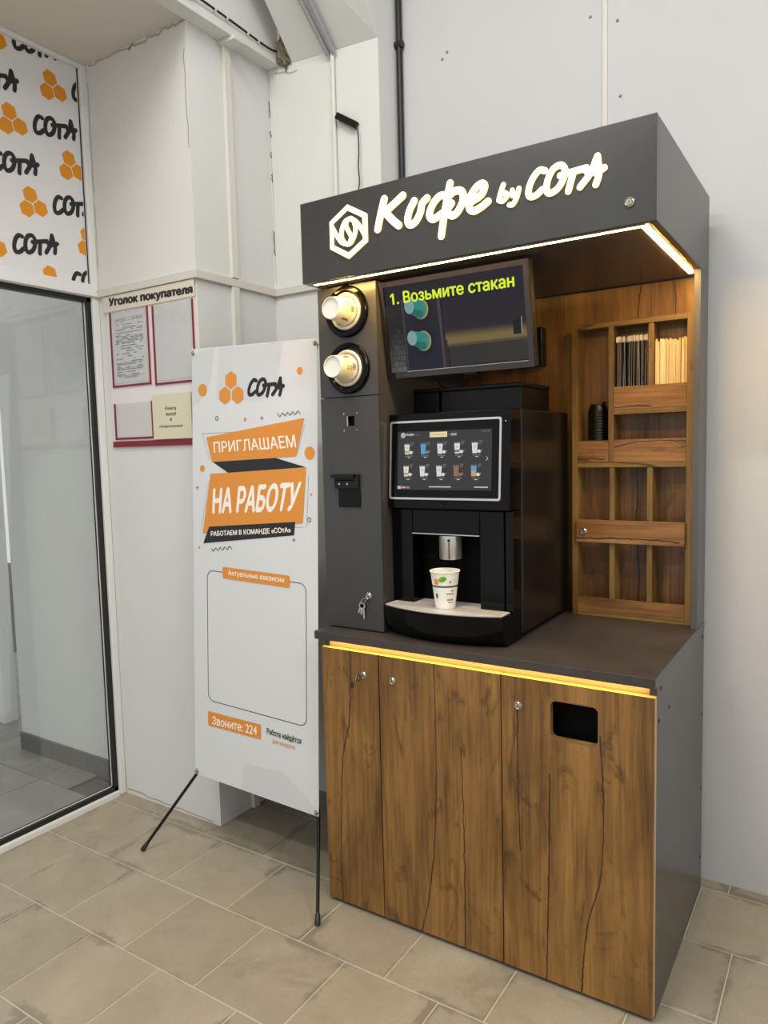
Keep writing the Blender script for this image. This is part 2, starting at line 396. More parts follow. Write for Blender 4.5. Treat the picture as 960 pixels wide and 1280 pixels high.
# flat print: 2D shapes carried onto a surface by fn(u, v, off) -> point
def catmull(pts, n=8, closed=False):
    pts = [Vector(p) for p in pts]; out = []
    N_ = len(pts); rng = range(N_ if closed else N_-1)
    for i in rng:
        p1, p2 = pts[i], pts[(i+1) % N_]
        p0 = pts[i-1] if (i > 0 or closed) else p1*2-p2
        p3 = pts[(i+2) % N_] if (closed or i+2 < N_) else p2*2-p1
        for k in range(n):
            t = k/n
            out.append(0.5*((2*p1)+(p2-p0)*t+(2*p0-5*p1+4*p2-p3)*t*t+(3*p1-p0-3*p2+p3)*t**3))
    if not closed: out.append(pts[-1])
    return out
_txt = {}
def text2d(body):
    """letter outlines filled by winding number in thin slabs (the outlines may overlap themselves)"""
    if body in _txt: return _txt[body]
    c = bpy.data.curves.new('lettering_source', 'FONT'); c.body = body; c.resolution_u = 4; c.fill_mode = 'NONE'
    o = bpy.data.objects.new('lettering_source', c); col.objects.link(o)
    me = o.evaluated_get(bpy.context.evaluated_depsgraph_get()).to_mesh()
    co = [(v.co.x, round(v.co.y/0.004)*0.004) for v in me.vertices]; ed = [tuple(e.vertices) for e in me.edges]
    bpy.data.objects.remove(o); bpy.data.curves.remove(c)
    # closed contours: runs of consecutive vertices, closed by an edge (last, first)
    loops = []; start = 0; pairs = {(min(a, b), max(a, b)) for a, b in ed}
    for i in range(len(co)):
        if (i, i+1) not in pairs: loops.append(co[start:i+1]); start = i+1
    loops = [l_ for l_ in loops if len(l_) > 2]
    loops.sort(key=lambda l_: min(a for a, _ in l_)); groups = []
    for l_ in loops:
        x0, x1 = min(a for a, _ in l_), max(a for a, _ in l_)
        if groups and x0 < groups[-1][1]-1e-4: groups[-1][0].append(l_); groups[-1][1] = max(groups[-1][1], x1)
        else: groups.append([[l_], x1])
    vs = []; fs = []
    for ls, _ in groups:
        if len(ls) == 1 and len(ls[0]) == 4 and '1' in body:
            xs = [a for a, _ in ls[0]]; ys = [b for _, b in ls[0]]
            if 0.6 < max(ys)-min(ys) < 0.76 and max(xs)-min(xs) < 0.13:      # the numeral one gets its flag
                x0, y1 = min(xs)+.004, max(ys); fl_ = [(x0, y1), (x0-.16, y1-.12), (x0-.16, y1-.212), (x0, y1-.10)]
                b = len(vs); vs += fl_; fs.append((b, b+1, b+2, b+3))
        E_ = [(l_[i-1], l_[i]) for l_ in ls for i in range(len(l_)) if l_[i-1][1] != l_[i][1]]
        Y = {p[1] for l_ in ls for p in l_}
        for i in range(len(E_)):
            (ax, ay), (bx, by) = E_[i]
            for j in range(i):
                (cx_, cy_), (dx, dy) = E_[j]
                if max(ay, by) <= min(cy_, dy) or max(cy_, dy) <= min(ay, by): continue
                den = (bx-ax)*(dy-cy_)-(by-ay)*(dx-cx_)
                if abs(den) < 1e-12: continue
                t = ((cx_-ax)*(dy-cy_)-(cy_-ay)*(dx-cx_))/den; u = ((cx_-ax)*(by-ay)-(cy_-ay)*(bx-ax))/den
                if 1e-6 < t < 1-1e-6 and 1e-6 < u < 1-1e-6: Y.add(ay+(by-ay)*t)
        Y = sorted(Y)
        for y0, y1 in zip(Y, Y[1:]):
            if y1-y0 < 1e-5: continue
            ym = (y0+y1)/2; cr = []
            for (ax, ay), (bx, by) in E_:
                if (ay < ym) != (by < ym):
                    f = lambda y: ax+(bx-ax)*(y-ay)/(by-ay)
                    cr.append((f(ym), f(y0), f(y1), 1 if by > ay else -1))
            cr.sort(); w = 0
            for k, q in enumerate(cr):
                w0 = w; w += q[3]
                if w0 == 0: left = q
                elif w == 0:
                    b = len(vs); vs += [(left[1], y0), (q[1], y0), (q[2], y1), (left[2], y1)]; fs.append((b, b+1, b+2, b+3))
    _txt[body] = (vs, fs); return _txt[body]
class Print:
    def __init__(self, fn, off=0.0004): self.fn = fn; self.off = off; self.mb = MB(); self.k = 0
    def step(self): self.k += 1; return self.off+self.k*0.00003
    def poly(self, pts, mi=0):
        o = self.step(); self.mb.add([self.fn(u, v, o) for u, v in pts], [tuple(range(len(pts)))], mi); return self
    def rect(self, u0, u1, v0, v1, mi=0): return self.poly([(u0, v0), (u1, v0), (u1, v1), (u0, v1)], mi)
    def ellipse(self, u, v, ru, rv=None, mi=0, n=24, rot=0.0):
        rv = rv or ru; pts = []
        for k in range(n):
            a = 2*math.pi*k/n; x, y = ru*math.cos(a), rv*math.sin(a)
            pts.append((u+x*math.cos(rot)-y*math.sin(rot), v+x*math.sin(rot)+y*math.cos(rot)))
        return self.poly(pts, mi)
    def disc(self, u, v, ru, rv, mi=0, n=20, rot=0.0, rings=4):
        o = self.step(); V = [self.fn(u, v, o)]; F = []
        for j in range(1, rings+1):
            for k in range(n):
                a = 2*math.pi*k/n; x, y = ru*j/rings*math.cos(a), rv*j/rings*math.sin(a)
                V.append(self.fn(u+x*math.cos(rot)-y*math.sin(rot), v+x*math.sin(rot)+y*math.cos(rot), o))
        for k in range(n):
            F.append((0, 1+k, 1+(k+1) % n))
            for j in range(rings-1): F.append((1+j*n+k, 1+(j+1)*n+k, 1+(j+1)*n+(k+1) % n, 1+j*n+(k+1) % n))
        self.mb.add(V, F, mi); return self
    def band(self, outer, inner, mi=0):
        o = self.step(); n = len(outer)
        self.mb.add([self.fn(u, v, o) for u, v in list(outer)+list(inner)], [(i, (i+1) % n, n+(i+1) % n, n+i) for i in range(n)], mi); return self
    def ring(self, u, v, r, w, mi=0, n=20):
        c = [(math.cos(2*math.pi*k/n), math.sin(2*math.pi*k/n)) for k in range(n)]
        return self.band([(u+a*r, v+b*r) for a, b in c], [(u+a*(r-w), v+b*(r-w)) for a, b in c], mi)
    def stroke(self, pts, w, mi=0, smooth=8, closed=False, depth=0.0, mside=None):
        P = catmull(pts, smooth, closed) if smooth > 1 else [Vector(p) for p in pts]
        n = len(P); L = []; R = []
        for i in range(n):
            if closed: t = P[(i+1) % n]-P[i-1]
            else: t = P[min(i+1, n-1)]-P[max(i-1, 0)]
            t = t.normalized() if t.length > 1e-9 else Vector((1, 0)); nn = Vector((-t.y, t.x))*w/2
            L.append(P[i]+nn); R.append(P[i]-nn)
        o = self.step()
        if closed:
            V = L+R; F = [(i, (i+1) % n, n+(i+1) % n, n+i) for i in range(n)]; rim = [list(range(n)), list(range(n, 2*n))]
        else:
            def cap(c, d):
                a0 = math.atan2(d.y, d.x); return [c+Vector((math.cos(a0+a), math.sin(a0+a)))*w/2 for a in [math.pi/2-k*math.pi/8 for k in range(1, 8)]]
            d1 = (P[-1]-P[-2]).normalized(); d0 = (P[0]-P[1]).normalized()
            c1 = cap(P[-1], d1); c0 = cap(P[0], d0)
            V = L+R+c1+c0; F = [(i, i+1, n+i+1, n+i) for i in range(n-1)]
            e1 = [n-1]+list(range(2*n, 2*n+7))+[2*n-1]; e0 = [n]+list(range(2*n+7, 2*n+14))+[0]
            F += [tuple(e1), tuple(e0)]
            rim = [list(range(n))+list(range(2*n, 2*n+7))+list(range(2*n-1, n-1, -1))+list(range(2*n+7, 2*n+14))]
        self.mb.add([self.fn(p.x, p.y, o) for p in V], F, mi)
        if depth:
            for rm in rim:
                m = len(rm); top = [self.fn(V[i].x, V[i].y, o) for i in rm]; bot = [self.fn(V[i].x, V[i].y, o-depth) for i in rm]
                self.mb.add(top+bot, [(i, (i+1) % m, m+(i+1) % m, m+i) for i in range(m)], mi if mside is None else mside)
        return self
    def text(self, body, quad, mi=0, bold=0.0):
        """quad = lower-left, lower-right, upper-left, upper-right in (u, v); bold thickens the strokes"""
        if bold:
            for da, db in ((bold, 0), (-bold, 0), (0, bold*.8), (0, -bold*.8)):
                self._text(body, quad, mi, da*1.4, db*1.4)
            return self
        return self._text(body, quad, mi, 0, 0)
    def _text(self, body, quad, mi, da, db):
        vs, fs = text2d(body)
        xs = [a for a, _ in vs]; ys = [b for _, b in vs]; x0, x1, y0, y1 = min(xs), max(xs), min(ys), max(ys)
        ll, lr, ul, ur = [Vector(q) for q in quad]; o = self.step(); out = []
        for a, b in vs:
            a += da; b += db
            s = (a-x0)/(x1-x0); t = (b-y0)/(y1-y0)
            q = (ll*(1-s)+lr*s)*(1-t)+(ul*(1-s)+ur*s)*t; out.append(self.fn(q.x, q.y, o))
        self.mb.add(out, fs, mi); return self
    def build(self, name, mats, parent): return self.mb.build(name, mats, parent, recalc=False)

WORD = [('C', [(.764, 2.149), (.75, 2.153), (.733, 2.138), (.722, 2.114), (.724, 2.096), (.74, 2.095), (.758, 2.106)], False),
        ('O', [(.806, 2.153), (.788, 2.150), (.774, 2.132), (.768, 2.107), (.775, 2.093), (.795, 2.099), (.810, 2.118), (.815, 2.139)], True),
        ('T', [(.803, 2.129), (.828, 2.131), (.867, 2.133)], False), ('T', [(.835, 2.127), (.828, 2.105), (.823, 2.088)], False),
        ('A', [(.894, 2.154), (.877, 2.119), (.852, 2.092)], False), ('A', [(.894, 2.154), (.897, 2.121), (.896, 2.106), (.890, 2.090)], False),
        ('A', [(.869, 2.124), (.893, 2.118), (.910, 2.124)], False)]
def wordmark(pr, fn2, w, mi=0, depth=0.0, mside=None, only=None):
    """the hand-drawn wordmark; fn2 maps unit letters (0..1, 0..0.36) to the print plane"""
    for k_, pts, cl in WORD:
        if only and k_ != only: continue
        pr.stroke([fn2((x-.715)/.2, (z-2.086)/.2) for x, z in pts], w, mi, 6, cl, depth, mside)
def hexagon(cx, cy, R, rot=0.0): return [(cx+R*math.cos(math.pi/2+rot+k*math.pi/3), cy+R*math.sin(math.pi/2+rot+k*math.pi/3)) for k in range(6)]

# ================================================================ THE ROOM
ZT = 4.2
# floor slab with separate tiles
fl = struct(MB().box(-1.27, 3.6, -5.0, 0.80, -0.06, -0.0025).build('floor', M['grout']), 'beige stone tile floor with pale grout')
tile_mesh = {}
def tile(parent, x0, x1, y0, y1, mat, key):
    g = 0.0018; k = (key, round(x1-x0, 3), round(y1-y0, 3))
    if k not in tile_mesh:
        w, d = x1-x0-2*g, y1-y0-2*g; b = 0.002
        mb = MB().add([(0, 0, -.02), (w, 0, -.02), (w, d, -.02), (0, d, -.02), (0, 0, -b), (w, 0, -b), (w, d, -b), (0, d, -b), (b, b, 0), (w-b, b, 0), (w-b, d-b, 0), (b, d-b, 0)],
              [(0, 1, 5, 4), (1, 2, 6, 5), (2, 3, 7, 6), (3, 0, 4, 7), (4, 5, 9, 8), (5, 6, 10, 9), (6, 7, 11, 10), (7, 4, 8, 11), (8, 9, 10, 11)])
        o = mb.build('tile', mat); tile_mesh[k] = o.data
    else:
        o = bpy.data.objects.new('tile', tile_mesh[k]); col.objects.link(o)
    o.location = (x0+g, y0+g, random.uniform(-0.0008, 0.0)); o.parent = parent
ROW = {0: -0.568, 1: -0.368, -1: -0.700, -2: -0.533, -3: -0.69, -4: -0.55, -5: -0.66, 2: -0.5, -6: -0.5, -7: -0.62, 3: -0.42}
for r, x00 in ROW.items():
    y0 = -0.214+0.3*r; y1 = y0+0.3
    if y0 > 0.70: continue
    y1 = min(y1, 0.745); x = x00-0.306*3
    while x < 2.5:
        a, b = max(x, -1.235), min(x+0.306, 2.5)
        if b-a > 0.03: tile(fl, a, b, y0, y1, M['tile'], 't')
        x += 0.306

wb = struct(box('wall_back', M['wall2'], None, -0.115, 3.6, 0.746, 0.95, -0.06, ZT), 'white painted board wall behind the kiosk')
box('joint_strip', M['trim'], wb, 0.682, 0.698, 0.741, 0.7465, 0.0, ZT, 0.001)
mb = MB()
for x, z in ((.08, 2.93), (.1, 2.95), (.64, 2.9), (.73, 2.86), (.74, 2.62), (1.5, 2.5), (1.3, 1.9), (1.25, .25), (1.32, .18)):
    mb.lathe([(0.006, 0), (0.004, 0.0025), (0, 0.003)], (x, 0.7465, z), (0, -1, 0), 8)
mb.build('screw_head', M['ink2'], wb)
wp = struct(box('wall_pier', M['wall'], None, -1.235, -0.66, 0.16, 0.95, -0.06, 3.05), 'white plastered pier carrying the notice board')
wa = struct(box('wall_alcove', M['wall'], None, -0.66, -0.115, 0.604, 0.95, -0.06, ZT), 'white plastered wall between pier and kiosk')
struct(box('ceiling_low', M['ceil'], None, -1.34, -0.66, -2.6, 0.95, 3.05, 3.25), 'low painted ceiling over the entrance')
struct(box('ceiling', M['ceil'], None, -0.60, 3.6, -5.0, 0.95, ZT, ZT+0.1), 'hall ceiling')
# beam along the pier head
bm_ = struct(MB().box(-0.66, -0.592, -2.6, 0.604, 3.042, 3.075).box(-0.66, -0.60, -2.6, 0.604, 3.075, ZT).build('trim_beam', M['wall'], bevel=0.002), 'white painted beam along the head of the pier')
# sloped soffit
sf = MB().prism([(-0.528, 0.604, 3.035), (-0.112, 0.604, 3.008), (-0.112, 0.10, 3.55), (-0.50, 0.10, 3.52)], [(-0.528, 0.604, 3.40), (-0.112, 0.604, 3.40), (-0.112, 0.10, 3.80), (-0.50, 0.10, 3.80)])
struct(sf.build('ceiling_slope', M['wall'], bevel=0.003), 'white sloping soffit above the alcove')
hb = bmesh.new(); bmesh.ops.create_icosphere(hb, subdivisions=4, radius=1)
for v in hb.verts:
    n = 1+0.20*math.sin(v.co.x*7+v.co.z*5)*math.cos(v.co.y*6)+0.10*math.sin(v.co.z*19+v.co.x*13)
    v.co = Vector((v.co.x*0.036*n-0.560, v.co.y*0.03*n+0.60, v.co.z*0.06*n+3.085))
me = bpy.data.meshes.new('hole_stand_in'); hb.to_mesh(me); hb.free(); me.materials.append(M['hole'])  # solid lump added in place of the dark hole between beam and soffit
o = bpy.data.objects.new('hole_stand_in', me); col.objects.link(o); o.parent = wa
# dado rail round the pier
rail = MB()
rail.prism([(-1.235, 0.145, 2.128), (-1.235, 0.145, 2.158), (-1.235, 0.160, 2.163), (-1.235, 0.160, 2.128)], [(-0.645, 0.145, 2.128), (-0.645, 0.145, 2.158), (-0.645, 0.160, 2.163), (-0.645, 0.160, 2.128)])
rail.box(-0.66, -0.645, 0.1602, 0.604, 2.128, 2.158); rail.box(-0.6448, -0.115, 0.589, 0.604, 2.128, 2.158)
struct(rail.build('trim_rail', M['trim'], bevel=0.0015), 'cream dado rail round the pier and alcove')

# left side: glazed entrance screen
XL = -1.235
fr = MB()
fr.box(XL-0.06, XL, 0.128, 0.16, 0.0, 3.05)            # jamb by the pier
fr.box(XL-0.06, XL, -2.4, 0.128, 3.032, 3.05); fr.box(XL-0.06, XL, -2.4, 0.128, 2.128, 2.182)   # head, transom
fr.box(XL-0.06, XL, -2.4, 0.128, -0.06, 0.022)          # sill
fr.box(XL-0.06, XL, -2.4, -2.34, 0.022, 3.032)
dw = struct(fr.build('wall_left', M['frame'], bevel=0.004), 'white painted frame of the glazed entrance screen')
ra = MB().box(XL, XL+0.012, -2.4, 0.145, 2.13, 2.150)
struct(ra.build('trim_transom', M['frame'], bevel=0.002), 'white moulding along the transom')
d1 = struct(thing('door_1', 'white framed glass entrance door with black gasket', 'door', (XL-0.03, -0.4, 0.022)))
del d1['category']
g0, g1, gz0, gz1 = -1.0, 0.128, 0.022, 2.128
gk = MB()
gk.box(XL-0.045, XL-0.012, g1-0.020, g1, gz0, gz1); gk.box(XL-0.045, XL-0.012, g0, g0+0.020, gz0, gz1)
gk.box(XL-0.045, XL-0.012, g0, g1, gz0, gz0+0.020); gk.box(XL-0.045, XL-0.012, g0, g1, gz1-0.020, gz1)
gk.build('gasket', M['rubber'], d1, 0.001)
box('pane', M['glass'], d1, XL-0.034, XL-0.028, g0+0.018, g1-0.018, gz0+0.018, gz1-0.018)
bd = MB(); bd.box(XL-0.0275, XL-0.0262, g1-0.0245, g1-0.0202, gz0+.02, gz1-.02); bd.box(XL-0.0275, XL-0.0262, g0+.02, g1-.0202, gz0+0.0202, gz0+0.0245)
bd.build('glazing_bead', M['frame'], d1)

# patterned film panel above the door
def on_left(y, z, o): return (XL-0.02+0.0035+o, y, z)
pn = thing('patterned_panel', 'white transom panel printed with orange honeycombs and black lettering above the glass door', 'panel', (XL-0.02, -0.5, 2.182))
PY0, PY1, PZ0, PZ1 = -2.338, 0.127, 2.183, 3.031
box('panel_sheet', M['poster'], pn, XL-0.03, XL-0.0165, PY0, PY1, PZ0, PZ1)
MB().box(XL-0.03, XL-0.012, PY1-0.0025, PY1, PZ0, PZ1).build('gasket', M['rubber'], pn)
def clip(obj):
    bmx = bmesh.new(); bmx.from_mesh(obj.data)
    for co, no in (((0, PY0+.006, 0), (0, -1, 0)), ((0, PY1-.006, 0), (0, 1, 0)), ((0, 0, PZ0+.002), (0, 0, -1)), ((0, 0, PZ1-.002), (0, 0, 1))):
        bmesh.ops.bisect_plane(bmx, geom=bmx.verts[:]+bmx.edges[:]+bmx.faces[:], plane_co=co, plane_no=no, clear_outer=True)
    bmx.faces.ensure_lookup_table(); ok = len(bmx.faces) > 0 and sum(f.calc_area() for f in bmx.faces) > 6e-5
    bmx.to_mesh(obj.data); bmx.free()
    if not ok: bpy.data.objects.remove(obj)
tl = 0.20
for i in range(-6, 14):
    for j in range(-8, 9):
        hy, hz = 0.013-0.177*i+0.063*j, 2.915-0.187*i-0.283*j
        wy, wz = -0.081-0.177*i+0.063*j, 2.745-0.187*i-0.283*j
        if -1.5 < hy < 0.22 and PZ0-0.08 < hz < PZ1+0.08:
            for a in (90, 210, 330):
                a_ = math.radians(a)+tl+0.05; R = 0.0315
                cy, cz = hy+math.cos(a_)*R*1.07, hz+math.sin(a_)*R*1.07
                if PY0 < cy < PY1+R and PZ0-R < cz < PZ1+R:
                    pr = Print(on_left); pr.poly(hexagon(cy, cz, R, tl+0.05)); clip(pr.build('hexagon', M['ps_or'], pn))
        if -1.5 < wy < 0.14 and PZ0-0.1 < wz < PZ1+0.1:
            for n_, ch in enumerate('COTA'):
                pr = Print(on_left, 0.0008+n_*.0001)
                wordmark(pr, lambda a, b: (wy+(a*math.cos(tl)-(b-.18)*math.sin(tl))*0.197, wz+(a*math.sin(tl)+(b-.18)*math.cos(tl))*0.205), 0.0165, only=ch)
                clip(pr.build('letter', M['ps_bk'], pn))

# outside, seen through the glass
of = struct(MB().box(-9.5, XL-0.06, -4.5, 4.0, -0.08, -0.012).build('floor_outside', M['pgrout']), 'grey paving outside the entrance')
for i in range(9):
    for j in range(6):
        x0 = -1.30-0.40*(i+1)+(0.2 if j % 2 else 0); y0 = -1.15+0.40*j
        if x0+0.4 < XL-0.06: tile(of, x0, x0+0.40, y0, y0+0.40, M['paver'], 'p')
ow = struct(box('wall_outside', M['wall'], None, -2.12, XL-0.062, 0.215, 0.55, -0.06, 3.05), 'white wall outside the glass door')
sk = struct(thing('baseboard_outside', 'grey tile skirting outside the glass door', 'skirting', (-1.7, 0.20, 0))); del sk['category']
for i in range(3):
    x0 = -2.122+i*0.275; box('skirting_tile', M['skirt'], sk, x0+.001, min(x0+0.274, XL-.064), 0.203, 0.2145, -.01, 0.088, 0.001)
struct(box('wall_far', M['far'], None, -9.4, -9.2, -4.5, 4.0, -0.06, 2.4), 'pale brick wall across the street')
jb = MB().box(-2.62, -2.54, 0.36, 0.44, -0.01, 3.05)
struct(jb.build('trim_post', M['frame'], bevel=0.004), 'white post outside the entrance')

# ---------------------------------------------------------------- wiring on the walls
pp = MB().box(-0.66, -0.642, 0.335, 0.372, 0.0, 2.126).box(-0.66, -0.642, 0.335, 0.372, 2.16, 3.041)
tag(pp.build('cable_trunking', M['pipe'], bevel=0.003), 'cream vertical cable trunking on the side of the pier', 'trunking')
cp = thing('conduit_pipe', 'thin white vertical conduit pipe on the alcove wall', 'pipe', (-0.32, 0.594, 2.16))
MB().tube([(-0.32, 0.594, 2.16), (-0.319, 0.594, 3.02)], 0.0085, 12).build('pipe', M['pipe'], cp, smooth=True)
for nm, x0, x1 in (('upper', -0.335, -0.39), ('lower', -0.31, -0.33)):
    n = 60; pts = []; rs = []
    for k in range(n+1):
        t = k/n; pts.append((x0+(x1-x0)*t, 0.59-0.43*t, 3.006+0.43*1.0*t-0.002)); rs.append(0.011 if k % 2 else 0.0095)
    cc = MB().tube(pts, rs, 10).build('corrugated_conduit', M['conduit'], None, smooth=True)
    tag(cc, 'grey corrugated conduit on the sloping soffit, joined to the white pipe' if nm == 'lower' else 'grey corrugated conduit on the sloping soffit, farther from the hall wall', 'conduit')
bc = thing('black_cable', 'thick black cable running up the wall above the kiosk', 'cable', (-0.1, 0.733, 2.226))
MB().tube([(-0.101, 0.733, 2.226), (-0.100, 0.734, 2.6), (-0.0995, 0.733, 3.1), (-0.1, 0.734, ZT-.002)], 0.0115, 12).build('cable', M['rubber'], bc, smooth=True)
MB().tube([(-0.118, 0.731, 3.03), (-0.083, 0.731, 3.03)], 0.015, 12).build('clip', M['rubber'], bc, 0.001)
ct = thing('beam_cable', 'thin black cable clipped along the white beam', 'cable', (-0.588, 0.1, 3.10))
cpts = [(-0.585, 0.08, 3.098), (-0.585, 0.2, 3.093), (-0.585, 0.34, 3.088), (-0.585, 0.5, 3.080), (-0.583, 0.57, 3.084), (-0.58, 0.592, 3.105), (-0.575, 0.597, 3.16)]
MB().tube([tuple(p) for p in catmull(cpts, 5)], 0.0042, 8).build('cable', M['rubber'], ct, smooth=True)
for y, z in ((0.24, 3.0915), (0.30, 3.090), (0.41, 3.085), (0.47, 3.082)): MB().box(-0.5925, -0.579, y-0.003, y+0.003, z-0.008, z+0.008).build('clip', M['pipe'], ct)
ab = MB().box(-0.60, -0.575, 0.02, 0.13, 3.078, 3.13).tube([(-0.575, 0.09, 3.105), (-0.568, 0.09, 3.105)], 0.012, 10)
tag(ab.build('junction_box', M['conduit'], bevel=0.004), 'small grey junction box at the end of the white beam', 'box')
tk = MB().box(-0.66, -0.575, 0.325, 0.382, 3.026, 3.0415)
tag(tk.build('trunking_bracket', M['pipe'], bevel=0.002), 'pale bracket where the cream trunking meets the beam', 'bracket')
ad = thing('power_adapter', 'black power adapter hanging on the alcove wall with its thin cord', 'adapter', (-0.25, 0.588, 2.74))
a0, a1 = Vector((-0.300, 0.588, 2.768)), Vector((-0.213, 0.588, 2.712)); dv = (a1-a0).normalized(); nv = Vector((-dv.z, 0, dv.x))*0.0125
MB().prism([p+Vector((0, -.012, 0)) for p in (a0-nv, a1-nv, a1+nv, a0+nv)], [p+Vector((0, .0155, 0)) for p in (a0-nv, a1-nv, a1+nv, a0+nv)]).build('adapter_body', M['satin'], ad, 0.003)
MB().tube([tuple(p) for p in catmull([(-.215, .588, 2.714), (-.206, .588, 2.69), (-.203, .588, 2.62), (-.207, .588, 2.56), (-.204, .588, 2.50), (-.209, .585, 2.46), (-.198, .56, 2.38), (-.185, .45, 2.28), (-.12, .40, 2.2325), (-.0, .40, 2.2235), (.03, .40, 2.2235)], 6)], 0.0026, 8).build('cord', M['rubber'], ad, smooth=True)

# ================================================================ KIOSK
X1, YB = 1.0286, 0.677
kc = thing('base_cabinet', 'oak-fronted kiosk base cabinet with charcoal side panel', 'cabinet', (0.51, 0.0, 0.0))
box('side_panel', M['charcoal'], kc, X1-0.018, X1, 0.0188, YB, 0.0, 0.8735, 0.0008)
box('side_panel', M['charcoal'], kc, 0.0, 0.018, 0.0195, YB, 0.0, 0.8735, 0.0008)
box('carcass', M['black_panel'], kc, 0.018, X1-0.0185, 0.06, YB, 0.03, 0.83)
box('plinth', M['black_panel'], kc, 0.018, X1-0.0185, 0.022, 0.058, 0.0, 0.03)
M['rail_oak'] = plain('pale_rail_board', (196, 164, 128), 0.5)
box('top_rail', M['rail_oak'], kc, 0.018, X1-0.0185, 0.022, 0.04, 0.80, 0.8735)
MB().box(0.022, X1-0.022, 0.004, 0.012, 0.8731, 0.8737).build('led_strip', M['led_low'], kc)
for x, z in ((.06, .86), (.655, .855), (.045, .78), (.16, .78), (.655, .60), (.655, .35), (.655, .12)):
    MB().lathe([(0.0055, 0), (0.0055, 0.0008), (0.003, 0.0016), (0, 0.0016)], (X1, x, z), (1, 0, 0), 10).build('screw_cap', M['satin'], kc)
def lock(parent, x, y, z, key=False):
    """cam lock with chromed rim; y = face it sits on"""
    L = MB().lathe([(0.0115, 0), (0.0115, 0.0035), (0.009, 0.0055), (0.0075, 0.0045), (0.0065, 0.006), (0, 0.0062)], (x, y, z), (0, -1, 0), 24).box(x-.0008, x+.0008, y-.0066, y-.0060, z-.004, z+.004, 1).build('lock', [M['nickel'], M['rubber']], parent, smooth=True)
    if parent.type != 'EMPTY': pass
    return L
def door(x0, x1, mat, lx, lz, hole=None):
    if hole is None:
        d = MB().box(x0, x1, 0.0, 0.018, 0.012, 0.851).build('door', mat, kc, 0.0008)
    else:
        hx0, hx1, hz0, hz1, r = hole; inner = []
        for cx, cz, a in ((hx1-r, hz1-r, 0), (hx0+r, hz1-r, 90), (hx0+r, hz0+r, 180), (hx1-r, hz0+r, 270)):
            for k in range(6): t = math.radians(a+k*18); inner.append((cx+r*math.cos(t), cz+r*math.sin(t)))
        outer = []
        for i, (ix, iz) in enumerate(inner):
            c = i//6; k = i % 6
            corner = [(x1, .851), (x0, .851), (x0, .012), (x1, .012)][c]
            if k == 0: outer.append((x1, iz) if c == 0 else (ix, .851) if c == 1 else (x0, iz) if c == 2 else (ix, .012))
            elif k == 5: outer.append((ix, .851) if c == 0 else (x0, iz) if c == 1 else (ix, .012) if c == 2 else (x1, iz))
            else: outer.append(corner)
        mb = MB()
        n = len(inner)
        V = [(a, 0.0, b) for a, b in inner]+[(a, 0.0, b) for a, b in outer]+[(a, 0.018, b) for a, b in inner]+[(a, 0.018, b) for a, b in outer]
        F = []
        for i in range(n):
            j = (i+1) % n
            F += [(i, j, n+j, n+i), (2*n+j, 2*n+i, 3*n+i, 3*n+j), (i, 2*n+i, 2*n+j, j), (n+i, n+j, 3*n+j, 3*n+i)]
        mb.add(V, F); d = mb.build('door', mat, kc)
        bmx = bmesh.new(); bmx.from_mesh(d.data); bmesh.ops.remove_doubles(bmx, verts=bmx.verts, dist=1e-6); bmesh.ops.dissolve_degenerate(bmx, edges=bmx.edges, dist=1e-6); bmesh.ops.recalc_face_normals(bmx, faces=bmx.faces); bmx.to_mesh(d.data); bmx.free()
        rim = Print(lambda u, v, o: (u, -o, v), 0.0004)
        rim.band([(cx_+(cx_-(hx0+hx1)/2)*0.06, cz_+(cz_-(hz0+hz1)/2)*0.07) for cx_, cz_ in inner], inner)
        rim.build('edge_band', M['edge_brown'], d)
    MB().box(x0, min(x1, X1-.0006), 0.0002, 0.0178, 0.851, 0.8517).build('edge_band', M['led_lit_top'], d)  # added top strip with the LED glow painted in as yellow
    lock(d, lx, 0.0, lz)
    return d
dr1 = door(0.0015, 0.2155, M['door1'], 0.163, 0.781)
dr2 = door(0.2190, 0.6185, M['door2'], 0.268, 0.779)
dr3 = door(0.6220, X1-0.0006, M['door3'], 0.671, 0.773, (0.762, 0.888, 0.701, 0.802, 0.014))
box('hole_dark_backing', M['cavity'], dr3, 0.752, 0.898, 0.052, 0.0595, 0.691, 0.812)  # flat black sheet added for the dark inside of the door hole
MB().box(X1-0.0006, X1, -0.0001, 0.018, 0.012, 0.851).build('edge_band', plain('tan_edge_band', (178, 152, 112), 0.4), dr3)
# key left in the narrow door
kb = MB().box(0.1618, 0.1642, -0.022, -0.006, 0.7775, 0.7845)
kb.build('key', M['nickel'], dr1)
MB().lathe([(0.012, -0.0012), (0.012, 0.0012), (0.004, 0.0012), (0.004, -0.0012), (0.012, -0.0012)], (0.163, -0.032, 0.781), (1, 0, 0), 16).build('key', M['nickel'], dr1)
MB().tube([tuple(p) for p in catmull([(.160, -.034, .776), (.152, -.032, .765), (.142, -.03, .762), (.146, -.03, .772), (.158, -.033, .779)], 4)], 0.0012, 6).build('key_ring', M['nickel'], dr1)
MB().prism([(0.131, -0.028, 0.764), (0.143, -0.028, 0.768), (0.138, -0.028, 0.742), (0.130, -0.028, 0.744)], [(0.131, -0.022, 0.764), (0.143, -0.022, 0.768), (0.138, -0.022, 0.742), (0.130, -0.022, 0.744)]).build('key_fob', M['keyblack'], dr1, 0.0015)

wt = thing('worktop', 'dark charcoal laminate worktop lying on the oak cabinet', 'worktop', (0.5, 0.3, 0.874))
box('slab', M['worktop'], wt, -0.026, X1, -0.002, YB, 0.874, 0.9, 0.0012)
MB().box(X1, X1+0.0006, -0.002, YB, 0.8745, 0.8995).build('edge_band', M['edge'], wt)

